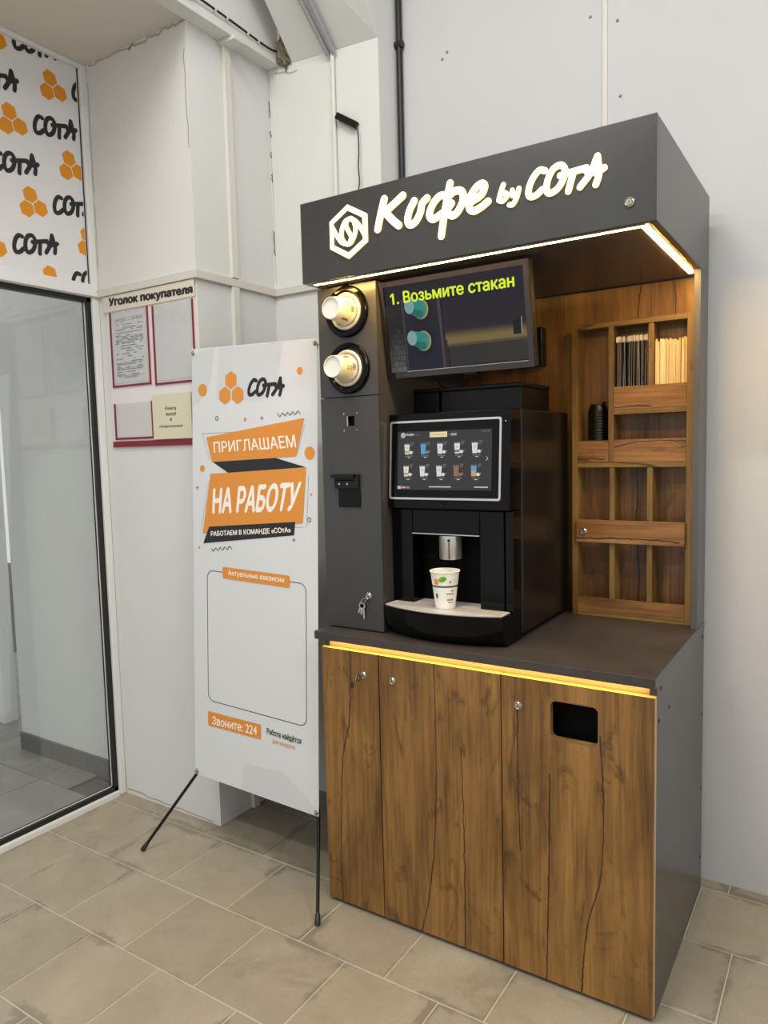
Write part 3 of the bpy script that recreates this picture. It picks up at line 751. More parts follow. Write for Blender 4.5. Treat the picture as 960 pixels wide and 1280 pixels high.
# upright column with cup dispensers
CX0, CX1, CY = -0.025, 0.1955, 0.07
cl = thing('dispenser_column', 'charcoal upright column with card reader on the worktop', 'column', (0.085, 0.3, 0.9))
box('carcass', M['charcoal'], cl, CX0, CX1, CY+0.018, 0.66, 0.9005, 1.9835, 0.001)
box('upper_panel', M['charcoal'], cl, CX0, CX1, CY, CY+0.0175, 1.643, 1.9835, 0.001)
dc = MB()
sx0, sx1, sz0, sz1 = 0.076, 0.105, 1.551, 1.582
for a, b, c, d in ((CX0, sx0, .9045, 1.6405), (sx1, CX1, .9045, 1.6405), (sx0, sx1, .9045, sz0), (sx0, sx1, sz1, 1.6405)): dc.box(a, b, CY, CY+0.0175, c, d)
dd = dc.build('column_door', M['charcoal'], cl)
box('hole_backing', M['cavity'], dd, sx0, sx1, CY+0.012, CY+0.0176, sz0, sz1)
MB().box(sx0+.0002, sx0+.003, CY-0.0006, CY+0.004, sz0, sz1).build('hole_edge', M['silver'], dd)
for x, z in ((.064, 1.589), (.114, 1.590), (.064, 1.537), (.112, 1.538)): MB().lathe([(0.002, 0), (0.0015, .0006), (0, .0006)], (x, CY, z), (0, -1, 0), 8).build('screw', M['silver'], dd)
rd = MB().box(0.026, 0.120, CY-0.010, CY-0.0002, 1.354, 1.400).box(0.018, 0.106, CY-0.020, CY-0.010, 1.389, 1.400)
ro = rd.build('card_reader', M['satin'], dd, 0.0015)
rl = box('receipt_tray', M['gloss'], dd, 0.037, 0.121, CY-0.004, CY-0.0002, 1.295, 1.353, 0.001)
for x in (0.046, 0.077): MB().lathe([(0.003, 0), (0.003, 0.0012), (0, 0.0014)], (x, CY-0.010, 1.369), (0, -1, 0), 10).build('lens', M['chrome'], dd)
MB().box(0.030, 0.104, CY-0.0104, CY-0.0098, 1.379, 1.383).build('slot', M['cavity'], dd)
lock(dd, 0.143, CY, 1.015)
MB().tube([tuple(p) for p in catmull([(.141, CY-.012, 1.012), (.129, CY-.010, 1.007), (.119, CY-.008, 0.999), (.121, CY-.010, 0.989), (.131, CY-.012, 0.993), (.139, CY-.013, 1.007)], 4)], 0.0011, 6).build('key_ring', M['chrome'], dd)
for (x0, z0, x1, z1) in ((.120, .991, .115, .951), (.123, .990, .127, .938), (.118, .992, .105, .956)):
    d_ = Vector((x1-x0, 0, z1-z0)).normalized(); n_ = Vector((-d_.z, 0, d_.x)); P0 = Vector((x0, CY-0.008, z0)); L_ = (Vector((x1-x0, 0, z1-z0))).length
    out = [P0+n_*.006, P0+d_*.012+n_*.007, P0+d_*.016+n_*.003, P0+d_*L_*.8+n_*.003, P0+d_*L_, P0+d_*L_*.85-n_*.003, P0+d_*.016-n_*.003, P0+d_*.012-n_*.007, P0-n_*.006]
    MB().prism(out, [q+Vector((0, .002, 0)) for q in out]).build('key', M['chrome'], dd)
# dispensers and the cups in them
def cup_mesh(rt, rb, h):
    """outer wall, rolled rim, inner wall, recessed base; base at 0, rim at h"""
    t = 0.0011
    return [(0, 0.006), (rb-0.002, 0.006), (rb-0.002, 0.0), (rb, 0.0), (rb+(rt-rb)*0.5, h*0.5), (rt, h-0.003), (rt+0.0022, h-0.002), (rt+0.0025, h), (rt+0.001, h+0.001), (rt-t, h-0.0005), (rb+(rt-rb)*.5-t, h*.5), (rb-t, 0.0075), (0, 0.0075)]
def dispenser(z, nm, lab_d, lab_c):
    x = 0.089
    d = thing('cup_dispenser', lab_d, 'dispenser', (x, CY, z), 'cup dispensers on the column')
    MB().lathe([(0.0565, 0), (0.079, 0), (0.079, 0.006), (0.075, 0.012), (0.064, 0.0135), (0.058, 0.010), (0.0565, 0.0)], (x, CY-0.0003, z), (0, -1, 0), 56).build('ring', M['gloss'], d, smooth=True)
    MB().lathe([(0.0, 0.001), (0.0555, 0.001), (0.056, 0.012), (0.052, 0.0165), (0.047, 0.0125), (0.044, 0.004), (0, 0.004)], (x, CY-0.0003, z), (0, -1, 0), 48).build('collar', M['collar'], d, smooth=True)
    c = thing('paper_cup', lab_c, 'cup', (x, CY-0.006, z))
    rb, rt, h = 0.0325, 0.0415, 0.080
    prof = [(r, h-q) for r, q in cup_mesh(rt, rb, h)][::-1]
    body = MB().lathe([(r, q) for r, q in prof if r <= rt+.0006], (x, CY-0.007, z), (0, -1, 0), 48).build('cup_body', [M['cup'], M['cupcream']], c, smooth=True)
    def wrap(a, q, o):     # a = arc angle, q = distance from rim
        r = rt-(rt-rb)*q/h+0.0002+o; return (x+r*math.cos(a), CY-0.007-q, z+r*math.sin(a))
    sl = MB(); n = 48; rows = [0.012, 0.05, h-0.012]
    V = [wrap(2*math.pi*k/n, q, 0) for q in rows for k in range(n)]
    sl.add(V, [(i*n+k, i*n+(k+1) % n, (i+1)*n+(k+1) % n, (i+1)*n+k) for i in range(2) for k in range(n)]); sl.build('printed_sleeve', M['cupcream'], c, smooth=True)
    pr = Print(wrap, 0.0003)
    s = 1 if nm == 0 else -1
    for k in range(3): pr.rect(-1.05*s+.08*k*s, -1.0*s+.08*k*s, 0.02+0.004*k, 0.052)
    for k in range(4):
        for j in range(3): pr.rect(.25*s+.11*k, .30*s+.11*k, 0.030+.008*j, 0.035+.008*j)
    for k in range(5): pr.rect(-.2+.1*k, -.15+.1*k, 0.012, 0.028)
    pr.build('print', M['ink'], c)['kind'] = 'stuff'
dispenser(1.9025, 0, 'black ring cup dispenser in the column, above the other one', 'cream paper cup held in the dispenser just under the lit canopy strip')
dispenser(1.729, 1, 'black ring cup dispenser in the column, below the other one', 'cream paper cup held in the dispenser above the column door')

# upper frame: oak back and charcoal side
uf = thing('upper_frame', 'oak back panel and charcoal side rising from the worktop', 'panel', (0.6, 0.66, 0.9))
box('back_panel', M['wood_back'], uf, CX1+0.0005, X1-0.018, 0.667, YB, 0.9005, 1.9835)
box('side_panel', M['charcoal'], uf, X1-0.0178, X1, 0.549, YB, 0.9005, 1.9835, 0.0008)
MB().box(X1-0.0178, X1, 0.5483, 0.5489, 0.9005, 1.9835).build('edge_band', M['edge'], uf)

# canopy
ca = thing('canopy', 'charcoal kiosk canopy with glowing lettering and warm light strips', 'canopy', (0.5, 0.3, 1.984))
AX0, AY0, AZ0, AZ1 = -0.010, -0.022, 1.984, 2.2205
box('fascia', M['charcoal'], ca, AX0, X1, AY0, AY0+0.018, AZ0, AZ1, 0.0008)
box('side_panel', M['charcoal'], ca, X1-0.018, X1, AY0+0.0185, YB, AZ0, AZ1, 0.0008)
box('side_panel', M['charcoal'], ca, AX0, AX0+0.018, AY0+0.0185, YB, AZ0, AZ1, 0.0008)
box('top_panel', M['charcoal'], ca, AX0+0.0185, X1-0.0185, AY0+0.0185, YB, AZ1-0.016, AZ1)
box('soffit', M['charcoal'], ca, AX0+0.0185, X1-0.0185, AY0+0.0185, YB, AZ0+0.003, AZ0+0.018)
box('back_panel', M['charcoal'], ca, AX0+0.0185, X1-0.0185, YB-.012, YB-.0002, AZ0+0.019, AZ1-0.017)
MB().box(0.012, 0.985, 0.0, 0.018, AZ0-0.0002, AZ0+0.0028).build('led_strip', M['led'], ca)
MB().box(0.985, 0.997, 0.0, 0.605, AZ0+0.0002, AZ0+0.0028).build('led_strip', M['led'], ca)
MB().box(0.012, 1.0, -0.0038, -0.0003, AZ0-0.002, AZ0+0.0028).build('led_profile', M['alu'], ca)
lk = lock(ca, 0.968, AY0, 2.034)
def on_fascia(x, z, o): return (x, AY0-o, z)
def sign(name, strokes, w, mats=('sign', 'sign_edge')):
    pr = Print(on_fascia, 0.0045)
    for s in strokes:
        pts, cl_ = (s, False) if not isinstance(s, tuple) else s
        pr.stroke(pts, w*1.09, 0, 7, cl_, 0.0044, 1)
    pr.build(name, [M[m] for m in mats], ca)
sign('letter', [[(.294, 2.175), (.281, 2.136), (.270, 2.097)], [(.355, 2.172), (.321, 2.153), (.292, 2.138)], [(.298, 2.137), (.320, 2.113), (.340, 2.095)]], 0.0195)
sign('letter', [[(.391, 2.151), (.375, 2.127), (.369, 2.103), (.377, 2.090), (.394, 2.095), (.409, 2.116), (.416, 2.139), (.431, 2.150)]], 0.0185)
sign('letter', [[(.502, 2.174), (.491, 2.131), (.480, 2.081), (.473, 2.043)], [(.488, 2.147), (.469, 2.147), (.449, 2.131), (.438, 2.107), (.447, 2.092), (.467, 2.097), (.492, 2.110), (.505, 2.122)], [(.494, 2.140), (.514, 2.151), (.535, 2.147), (.540, 2.125), (.525, 2.099), (.508, 2.090), (.492, 2.100)]], 0.018)
sign('letter', [[(.564, 2.115), (.591, 2.126), (.602, 2.144), (.595, 2.154), (.577, 2.147), (.560, 2.126), (.557, 2.102), (.569, 2.090), (.590, 2.095), (.611, 2.106)]], 0.0175)
sign('letter', [[(.654, 2.139), (.647, 2.123), (.641, 2.103)], [(.646, 2.118), (.660, 2.117), (.662, 2.107), (.651, 2.099), (.642, 2.102)]], 0.0115)
sign('letter', [[(.678, 2.120), (.677, 2.108), (.688, 2.107)], [(.696, 2.121), (.690, 2.101), (.680, 2.086), (.670, 2.086)]], 0.0115)
for ch in 'COTA': sign('letter', [(p_, c_) for k_, p_, c_ in WORD if k_ == ch], 0.0145)
pr = Print(on_fascia, 0.0045)
HO = [(.168, 2.185), (.235, 2.147), (.235, 2.069), (.168, 2.031), (.102, 2.069), (.102, 2.147)]
HI = [(.168, 2.168), (.219, 2.139), (.219, 2.078), (.168, 2.049), (.117, 2.078), (.117, 2.139)]
pr.band(HO, HI, 0)
pr.mb.prism([on_fascia(a, b, .0001) for a, b in HO], [on_fascia(a, b, .0044) for a, b in HO], 1)
pr.mb.f = [f for i, f in enumerate(pr.mb.f) if len(f) != 6]; pr.mb.mi = [0]*6+[1]*(len(pr.mb.f)-6)
for a in ([(.172, 2.143), (.157, 2.138), (.146, 2.120), (.143, 2.100), (.150, 2.083), (.163, 2.074), (.176, 2.076), (.188, 2.092), (.194, 2.113), (.189, 2.133), (.180, 2.143)],): pr.stroke(a, 0.0135, 0, 6, True, .0044, 1)
for a in ([(.162, 2.134), (.161, 2.124), (.169, 2.109), (.177, 2.094), (.175, 2.082)], [(.111, 2.130), (.121, 2.113), (.139, 2.086), (.154, 2.076)], [(.183, 2.142), (.197, 2.131), (.213, 2.110), (.225, 2.088)]): pr.stroke(a, 0.0125, 0, 6, False, .0044, 1)
pr.build('hexagon_emblem', [M['sign'], M['sign_edge']], ca)

# oak organiser standing on the worktop
og = thing('organizer', 'oak organiser rack with compartments standing on the worktop', 'organizer', (0.81, 0.63, 0.9))
OY, OB = 0.592, 0.6655
SX0, SX1 = 0.625, 1.003
for x in (SX0, SX1-0.0185): box('upright', M['wood_v'], og, x, x+0.0185, OY, OB, 0.9005, 1.866, 0.0006)
W0, W1 = SX0+0.0187, SX1-0.0187
box('top_board', M['wood_h'], og, W0, W1, OY, OB, 1.850, 1.866, 0.0006)
box('middle_board', M['wood_h'], og, W0, W1, OY, OB, 1.399, 1.416, 0.0006)
box('bottom_board', M['wood_h'], og, W0, W1, OY+0.001, OB, 0.9005, 0.912, 0.0006)
box('divider', M['wood_v'], og, 0.7455, 0.7625, OY, OB, 1.4165, 1.8495, 0.0006)
box('shelf_board', M['wood_h'], og, 0.763, W1, OY, OB, 1.569, 1.5845, 0.0006)
box('divider', M['wood_v'], og, 0.8690, 0.8860, OY+0.004, OB, 1.585, 1.8495, 0.0006)
for a, b in ((.749, .765), (.868, .885)):
    box('divider', M['wood_v'], og, a, b, OY+0.002, OB, 0.9125, 1.3985, 0.0006)
box('front_board', M['wood_h2'], og, 0.763, W1, OY-0.0006, OY+0.006, 1.585, 1.657, 0.0005)
box('front_board', M['wood_h2'], og, 0.763, W1, OY-0.0006, OY+0.006, 1.4165, 1.488, 0.0005)
box('front_board', M['wood_h2'], og, W0, 0.745, OY-0.0006, OY+0.006, 1.4165, 1.487, 0.0005)
sl = box('crossbar', M['wood_h2'], og, W0-0.0012, W1+0.0008, OY-0.0125, OY-0.0006, 1.151, 1.226, 0.0008)
lock(sl, 0.668, OY-0.0125, 1.187)
box('front_board', M['wood_h2'], og, W0, W1, OY-0.0006, OY+0.001, 0.9125, 0.9645, 0.0004)
M['comp_back'] = wood('oak_compartment_back', 'z', ((60, 38, 18), (104, 72, 38), (124, 88, 48), (140, 102, 58)), cracks=[[(.815, 1.39), (.822, 1.30), (.816, 1.22), (.823, 1.10), (.828, 1.03), (.820, .93)]], seed=11.0)
box('compartment_back', M['comp_back'], og, SX0, SX1, OB+0.0001, 0.6668, 0.9005, 1.866)

cn = thing('ribbed_canister', 'black ribbed canister standing in the tall compartment of the oak organiser', 'canister', (0.700, 0.632, 1.4165))
pf = [(0, 0), (0.034, 0)]
for k in range(16): pf += [(0.0352, 0.001+k*0.0074), (0.0352, 0.006+k*0.0074), (0.0343, 0.0068+k*0.0074)]
pf += [(0.035, 0.121), (0.033, 0.131), (0.028, 0.1375), (0.0275, 0.143), (0, 0.1435)]
pf = [(r, h*1.33) for r, h in pf]
MB().lathe([(r*.905, h) for r, h in pf], (0.700, 0.6322, 1.4168), (0, 0, 1), 40).build('canister_body', M['satin'], cn, smooth=True)
MB().lathe([(0.006, 0), (0.006, 0.008), (0.003, 0.010), (0, 0.010)], (0.720, 0.631, 1.606), (0, 0, 1), 12).build('spout', M['satin'], cn, smooth=True)

# straws and stirrers, each its own thing
smesh = MB().tube([(0, 0, 0), (0, 0, 0.212)], 0.0028, 8).build('straw_tube', M['straw'], None, smooth=True)
wmesh = MB().box(0.0018, 0.0031, -0.0034, -0.0022, 0.001, 0.226).build('wrapper', plain('wrapper_pale_line', (150, 142, 138), 0.3), None)  # thin pale strip drawn along the wrapper edge
tmesh = MB().prism([(-.0042, -.0036, .214), (.0042, -.0036, .214), (.0032, -.0034, .232), (-.0036, -.0034, .229)], [(-.0042, .003, .214), (.0042, .003, .214), (.0032, .001, .232), (-.0036, .001, .229)]).build('wrapper_tip', plain('pale_crimped_film', (206, 196, 188), 0.3), None)
sdat, wdat, tdat = smesh.data, wmesh.data, tmesh.data
for o in (smesh, wmesh, tmesh): bpy.data.objects.remove(o)
ns = 0
for row, (yy, cnt) in enumerate(((0.609, 12), (0.624, 11), (0.639, 10))):
    for k in range(cnt):
        x = 0.7690+(0.0935/(cnt-1))*k
        r = thing('drinking_straw', 'black drinking straw in clear wrapper in the organiser', 'straw', (x, yy+random.uniform(-.002, .002), 1.586), 'wrapped black straws in the organiser')
        lean = random.uniform(-0.022, 0.020) if 0 < k < cnt-1 else (0.006 if k == 0 else -0.006)
        r.rotation_euler = (random.uniform(-.02, .02), lean, random.uniform(-.25, .25))
        for nm, dt in (('straw_tube', sdat), ('wrapper', wdat), ('wrapper_tip', tdat)):
            o = bpy.data.objects.new(nm, dt); col.objects.link(o); o.parent = r
        ns += 1
st = MB(); n = 8
prof = [(-.0028, 0), (.0028, 0), (.0028, .206)]+[(.0028*math.cos(math.pi*k/6), .206+.0028*math.sin(math.pi*k/6)) for k in range(1, 6)]+[(-.0028, .206)]
st.prism([(a, -.0008, b) for a, b in prof], [(a, .0008, b) for a, b in prof]); so = st.build('stirrer', M['stick']); stdat = so.data; bpy.data.objects.remove(so)
sticks = [plain('pale_birch_a', (232, 208, 158), .6), plain('pale_birch_b', (222, 194, 140), .6), plain('pale_birch_c', (240, 220, 176), .6)]
sd = []
for mm in sticks:
    d_ = stdat.copy(); d_.materials.clear(); d_.materials.append(mm); sd.append(d_)
for row, (yy, cnt) in enumerate(((0.6085, 14), (0.616, 13), (0.624, 13), (0.634, 12))):
    for k in range(cnt):
        x = 0.8905+(0.0895/(cnt-1))*k+random.uniform(-.0008, .0008)
        o = bpy.data.objects.new('stirrer', random.choice(sd)); col.objects.link(o)
        o.location = (x, yy+random.uniform(-.0015, .0015), 1.586); o.scale = (1, 1, random.uniform(0.965, 1.03))
        ln = random.uniform(-.014, .014); ln = max(ln, -0.002) if k < 2 else min(ln, .002) if k > cnt-3 else ln
        o.rotation_euler = (random.uniform(-.02, .01), ln, random.uniform(-.5, .5))
        tag(o, 'pale wooden stirrer standing in the organiser beside the straws', 'stirrer', 'wooden stirrers in the organiser')

# ================================================================ COFFEE MACHINE
MX0, MX1 = 0.197, 0.603
cm = thing('coffee_machine', 'black bean-to-cup coffee machine with touchscreen on the worktop', 'coffee machine', (0.4, 0.35, 0.9))
box('body', M['bodyblk'], cm, MX0+0.004, MX1, 0.205, 0.615, 0.916, 1.583, 0.004)
MB().box(MX1, MX1+0.0012, 0.212, 0.608, 0.925, 1.575).build('side_cover', M['bodyblk'], cm, 0.0008)
for x in (MX0+.04, MX1-.035):
    for y in (.235, .585): MB().lathe([(0.016, 0), (0.018, 0.004), (0.014, 0.0155), (0, 0.0155)], (x, y, 0.9003), (0, 0, 1), 16).build('foot', M['satin'], cm)
# door with cavity
dm = MB()
dm.box(MX0, 0.271, 0.130, 0.200, 0.985, 1.289); dm.box(0.500, 0.577, 0.130, 0.200, 0.985, 1.289); dm.box(0.5775, MX1, 0.136, 0.200, 0.985, 1.289)
dm.box(0.271, 0.500, 0.130, 0.200, 1.214, 1.289)
fd = dm.build('front_door', M['gloss'], cm, 0.003)
cv = MB().box(0.272, 0.499, 0.196, 0.200, 0.985, 1.213); cv.build('cavity_back', M['cavity'], fd)
MB().box(0.271, 0.500, 0.1285, 0.1299, 1.2125, 1.2155).build('trim_line', M['silver'], fd)
# slanted head with the tablet
def on_head(x, z, o):   # plane tilting back from the chin to the top
    t = (z-1.29)/(1.583-1.29); return (x, 0.108+0.020*t-o, z)
hd = MB().prism([on_head(MX0-.001, 1.291, 0), on_head(MX1, 1.291, 0), on_head(MX1, 1.583, 0), on_head(MX0-.001, 1.583, 0)], [(MX0-.001, 0.2045, 1.291), (MX1, 0.2045, 1.291), (MX1, 0.2045, 1.583), (MX0-.001, 0.2045, 1.583)])
hh = hd.build('head_panel', M['gloss'], cm, 0.004)
F = (0.203, 0.578, 1.3205, 1.560)
def rrect(x0, x1, z0, z1, r, n=5):
    out = []
    for cx, cz, a in ((x1-r, z1-r, 0), (x0+r, z1-r, 90), (x0+r, z0+r, 180), (x1-r, z0+r, 270)):
        for k in range(n+1): t = math.radians(a+90*k/n); out.append((cx+r*math.cos(t), cz+r*math.sin(t)))
    return out
def solid_band(fn, outer, inner, h, name, mat, parent):
    n = len(outer); mb = MB()
    V = [fn(a, b, h) for a, b in outer]+[fn(a, b, h) for a, b in inner]+[fn(a, b, 0.0002) for a, b in outer]+[fn(a, b, 0.0002) for a, b in inner]
    Fs = []
    for i in range(n):
        j = (i+1) % n; Fs += [(i, j, n+j, n+i), (i, 2*n+i, 2*n+j, j), (n+j, 3*n+j, 3*n+i, n+i)]
    mb.add(V, Fs); return mb.build(name, mat, parent)
solid_band(on_head, rrect(*F, 0.008), rrect(F[0]+.006, F[1]-.006, F[2]+.006, F[3]-.006, 0.005), 0.004, 'screen_frame', M['silver'], hh)
pl = Print(on_head, 0.0012); pl.poly(rrect(F[0]+.006, F[1]-.006, F[2]+.006, F[3]-.006, 0.005)); pl.build('screen_glass', M['gloss'], hh)
ui = Print(on_head, 0.0018)
UM = [M[k] for k in ('ui_bg', 'ui_wt', 'ui_gr', 'ui_bl', 'ui_br', 'ui_ye', 'ui_or', 'ui_rd')]
ui.rect(0.2325, 0.5485, 1.350, 1.5275, 0)
for r_i, zc in enumerate((1.474, 1.407)):
    for c_i in range(5):
        x = 0.2635+0.0575*c_i+(0.0012 if r_i == 0 else 0)
        a, b = (1, 1)
        if (r_i, c_i) in ((0, 1),): a, b = 3, 3
        if (r_i, c_i) == (1, 3): a, b = 4, 4
        if (r_i, c_i) == (1, 4): a, b = 3, 6
        ui.poly([(x-.0095, zc+.014), (x+.0095, zc+.014), (x+.0072, zc-.016), (x-.0072, zc-.016)], b)
        ui.poly([(x-.0095, zc+.014), (x+.0095, zc+.014), (x+.0084, zc), (x-.0084, zc)], a)
        ui.rect(x-.0105, x+.0105, zc+.0155, zc+.0172, 2)
        if (r_i, c_i) in ((0, 0), (0, 3), (1, 0)): ui.rect(x-.0076, x+.0076, zc-.012, zc-.005, 6 if c_i == 0 else 4)
        ui.ellipse(x+.014, zc-.0105, .0065, .005, 4 if b == 4 else 2 if b == 3 else 1, 10); ui.ellipse(x+.021, zc-.0085, .0035, .003, 4 if b == 4 else 2, 8)
        for k in range(3): ui.rect(x+.013, x+.025-.002*k, zc+.0185-.004*k, zc+.0200-.004*k, 2)
        ui.rect(x-.006, x+.020, zc-.0225, zc-.0205, 2); ui.rect(x+.003, x+.012, zc-.0265, zc-.0248, 1)
        ui.rect(x-.004, x+.004, zc+.004, zc+.0052, 2); ui.rect(x-.004, x+.003, zc+.001, zc+.002, 2)
ui.band(hexagon(0.2525, 1.5165, .0085), hexagon(0.2525, 1.5165, .0055), 1); ui.ellipse(0.2525, 1.5165, .0025, .004, 1, 8)
ui.text('Кофе', [(.263, 1.513), (.290, 1.5135), (.2645, 1.5215), (.2915, 1.522)], 1, 0.02); ui.text('СОтА', [(.294, 1.514), (.311, 1.514), (.2945, 1.519), (.3115, 1.519)], 2)
ui.rect(.346, .405, 1.508, 1.5235, 5); ui.rect(.351, .399, 1.5145, 1.5165, 6); ui.ellipse(.413, 1.515, .0022, .003, 2, 8); ui.text('224', [(.418, 1.5115), (.436, 1.5115), (.418, 1.5185), (.436, 1.5185)], 1, 0.015)
ui.text('14:01', [(.515, 1.5185), (.536, 1.5185), (.515, 1.5235), (.536, 1.5235)], 2); ui.rect(.539, .542, 1.5185, 1.5235, 2)
for k, c in enumerate((1, 7, 2)):
    ui.rect(.2285+.0155*k+.006, .2415+.0155*k+.006, 1.3535, 1.361, c); ui.rect(.2285+.0155*k+.006, .2415+.0155*k+.006, 1.3565, 1.3585, 7 if k == 0 else 3 if k == 2 else 1)
for x0, x1 in ((.346, .420), (.497, .540)):
    x = x0
    while x < x1: ui.rect(x, x+.0034, 1.3580, 1.3612, 1); x += 0.0044
ui.stroke([(.534, 1.447), (.539, 1.442), (.534, 1.437)], .0016, 1, 1)
ui.build('display_graphics', UM, hh)
MB().lathe([(0.006, 0), (0.006, 0.002), (0.003, 0.001), (0, 0.001)], (0.386, 0.1086, 1.307), (0, -1, 0), 14).build('camera_lens', M['satin'], hh)
MB().lathe([(0.0022, 0), (0.0015, 0.001), (0, 0.001)], (0.5885, 0.1255, 1.5475), (0, -1, 0), 8).build('status_light', M['silver'], hh)
# spout
nz = MB().lathe([(0, 0), (0.033, 0), (0.0345, 0.002), (0.0345, 0.072), (0, 0.072)], (0.388, 0.160, 1.137), (0, 0, 1), 40).build('spout', M['chrome'], cm, smooth=True)
MB().tube([(0.400, 0.1262, 1.196), (0.400, 0.1240, 1.196)], 0.0042, 12).build('spout_screw', M['satin'], nz)
MB().box(0.399, 0.4012, 0.1247, 0.1262, 1.140, 1.190).build('spout_seam', M['satin'], nz)
# drip tray, curved front
def tray_outline(grow=0.0):
    pts = []
    for k in range(17):
        t = k/16; x = MX0+0.004+(0.598-MX0-0.004)*t
        y = 0.064-0.046*math.sin(math.pi*t)**0.85-0.006*t*0
        pts.append((x, y-grow))
    return pts
ol = tray_outline()
tb = MB(); fz = [(0.9012, 0.035), (0.93, 0.012), (0.988, 0.0), (0.9935, 0.0)]
rows = []
V = []; n = len(ol)
for z, inset in fz: V += [(x, y+inset, z) for x, y in ol]+[(MX1-.004, 0.2, z), (MX0+.004, 0.2, z)]
m_ = n+2; Fs = [(r*m_+i, r*m_+(i+1) % m_, (r+1)*m_+(i+1) % m_, (r+1)*m_+i) for r in range(len(fz)-1) for i in range(m_)]
Fs += [tuple(range(m_))[::-1], tuple(range((len(fz)-1)*m_, len(fz)*m_))]
tb.add(V, Fs); dt = tb.build('drip_tray', M['gloss'], cm)
gr = MB()
ol2 = [(x*0.985+0.006, y+0.004) for x, y in ol]
gr.prism([(x, y, 0.9937) for x, y in ol2]+[(0.595, 0.128, 0.9937), (0.207, 0.128, 0.9937)], [(x, y, 0.9962) for x, y in ol2]+[(0.595, 0.128, 0.9962), (0.207, 0.128, 0.9962)])
gr.box(0.273, 0.498, 0.1285, 0.195, 0.9937, 0.9962)
gp = gr.build('drip_grate', M['steel'], dt)
sv = MB()
for i in range(38):
    for j in range(4):
        x = 0.225+0.0096*i; y = 0.075+0.0125*j
        sv.box(x, x+0.0045, y, y+0.006, 0.9962, 0.9965)
so = sv.build('grate_slots', M['darkslot'], dt); so['kind'] = 'stuff'
# hoppers on top
def hopper(x0, x1, y0, y1, mat):
    return MB().box(x0, x1, y0, y1, 1.5835, 1.655).box(x0-.003, x1+.003, y0-.003, y1+.003, 1.6555, 1.668).build('bean_hopper', mat, cm, 0.002)
hopper(0.152+.05, 0.288, 0.285, 0.50, M['satin']); hopper(0.297, 0.572, 0.285, 0.52, M['satin'])

# cup on the tray
cx, cy, cz, RT, RB, H = 0.396, 0.105, 0.9967, 0.0435, 0.0295, 0.112
cu = thing('paper_cup', 'white printed paper cup with green leaf standing on the drip tray', 'cup', (cx, cy, cz))
MB().lathe(cup_mesh(RT, RB, H), (cx, cy, cz), (0, 0, 1), 48).build('cup_body', M['cup'], cu, smooth=True)
def wrapc(a, q, o):
    r = RB+(RT-RB)*q/H+0.0003+o; w = math.radians(-62)+a/0.043; return (cx+r*math.cos(w), cy+r*math.sin(w), cz+q)
pr = Print(wrapc, 0.0002); pr.disc(-0.008, 0.091, 0.0135, 0.008, 0, 16, 0.35); pr.build('print_leaf', M['green'], cu)
pr = Print(wrapc, 0.0002); pr.disc(-0.030, 0.083, 0.009, 0.010, 0, 14); pr.build('print_fruit', M['orange'], cu)
n = 40; bnd = MB(); V = [wrapc(0.043*2*math.pi*k/n, q, .0001) for q in (0.066, 0.0705) for k in range(n)]
bnd.add(V, [(k, (k+1) % n, n+(k+1) % n, n+k) for k in range(n)]); bnd.build('print_band', M['ink'], cu)
pr = Print(wrapc, 0.0002)
pr.text('СОтА', [(.020, .0535), (.033, .0535), (.020, .0585), (.033, .0585)], 0, .02)
pr.text('КАФЕ', [(.005, .044), (.033, .044), (.005, .049), (.033, .049)], 0, .02)
pr.text('МЕНЮ', [(.007, .026), (.032, .026), (.007, .031), (.032, .031)], 0, .02)
for k in range(6): pr.rect(.011+.0035*k, .0135+.0035*k, .019, .021)
pr.rect(.015, .019, .080, .086); pr.rect(-.037, -.029, .033, .047)
pr.build('print_text', M['ink'], cu)
pr = Print(wrapc, 0.0002); pr.text('СОТА', [(.002, .0345), (.034, .0345), (.002, .040), (.034, .040)], 0)
rnd = random.Random(3)
for k in range(46): u = rnd.uniform(-.05, .05); v = rnd.uniform(.073, .106); pr.ellipse(u, v, .0012, .001, 0, 6)
pr.stroke([(.025, .083), (.029, .088), (.032, .083), (.036, .088)], .0012, 0, 4)
pr.build('print_pattern', M['stick'], cu)['kind'] = 'stuff'

# ================================================================ MONITOR
tv = thing('monitor', 'tilted black monitor showing lime lettering above the coffee machine', 'monitor', (0.437, 0.107, 1.836))
TC = Vector((0.437, 0.107, 1.836)); TU = Vector((0, -math.sin(.161), math.cos(.161))); TN = Vector((0, -math.cos(.161), -math.sin(.161))); TX = Vector((1, 0, 0))
def on_tv(u, v, o): return TC+TX*u+TU*v+TN*o
def tvbox(name, mat, u0, u1, v0, v1, o0, o1, parent=tv, bevel=0.0):
    c = [(u0, v0), (u1, v0), (u1, v1), (u0, v1)]
    return MB().prism([on_tv(a, b, o1) for a, b in c], [on_tv(a, b, o0) for a, b in c]).build(name, mat, parent, bevel)
back = tvbox('housing', M['satin'], -.239, .239, -.145, .141, -.032, -.001, tv, .003)
bz = M['bezel'] = plain('monitor_bezel_gloss', (26, 21, 19), 0.12, coat=0.4)
solid_band(lambda a, b, o: on_tv(a, b, o-.001), [(-.239, -.145), (.239, -.145), (.239, .141), (-.239, .141)], [(-.224, -.128), (.224, -.128), (.224, .126), (-.224, .126)], .007, 'bezel', bz, tv)
tp = Print(on_tv, 0.0004); TM = []; _tc = {}
def TC_(r, g, b, e=0.68):
    k = (int(r), int(g), int(b), e)
    if k not in _tc: _tc[k] = len(TM); TM.append(screen('tv_tone', k[:3], e))
    return _tc[k]
def lerp(a, b, t): return [x+(y-x)*t for x, y in zip(a, b)]
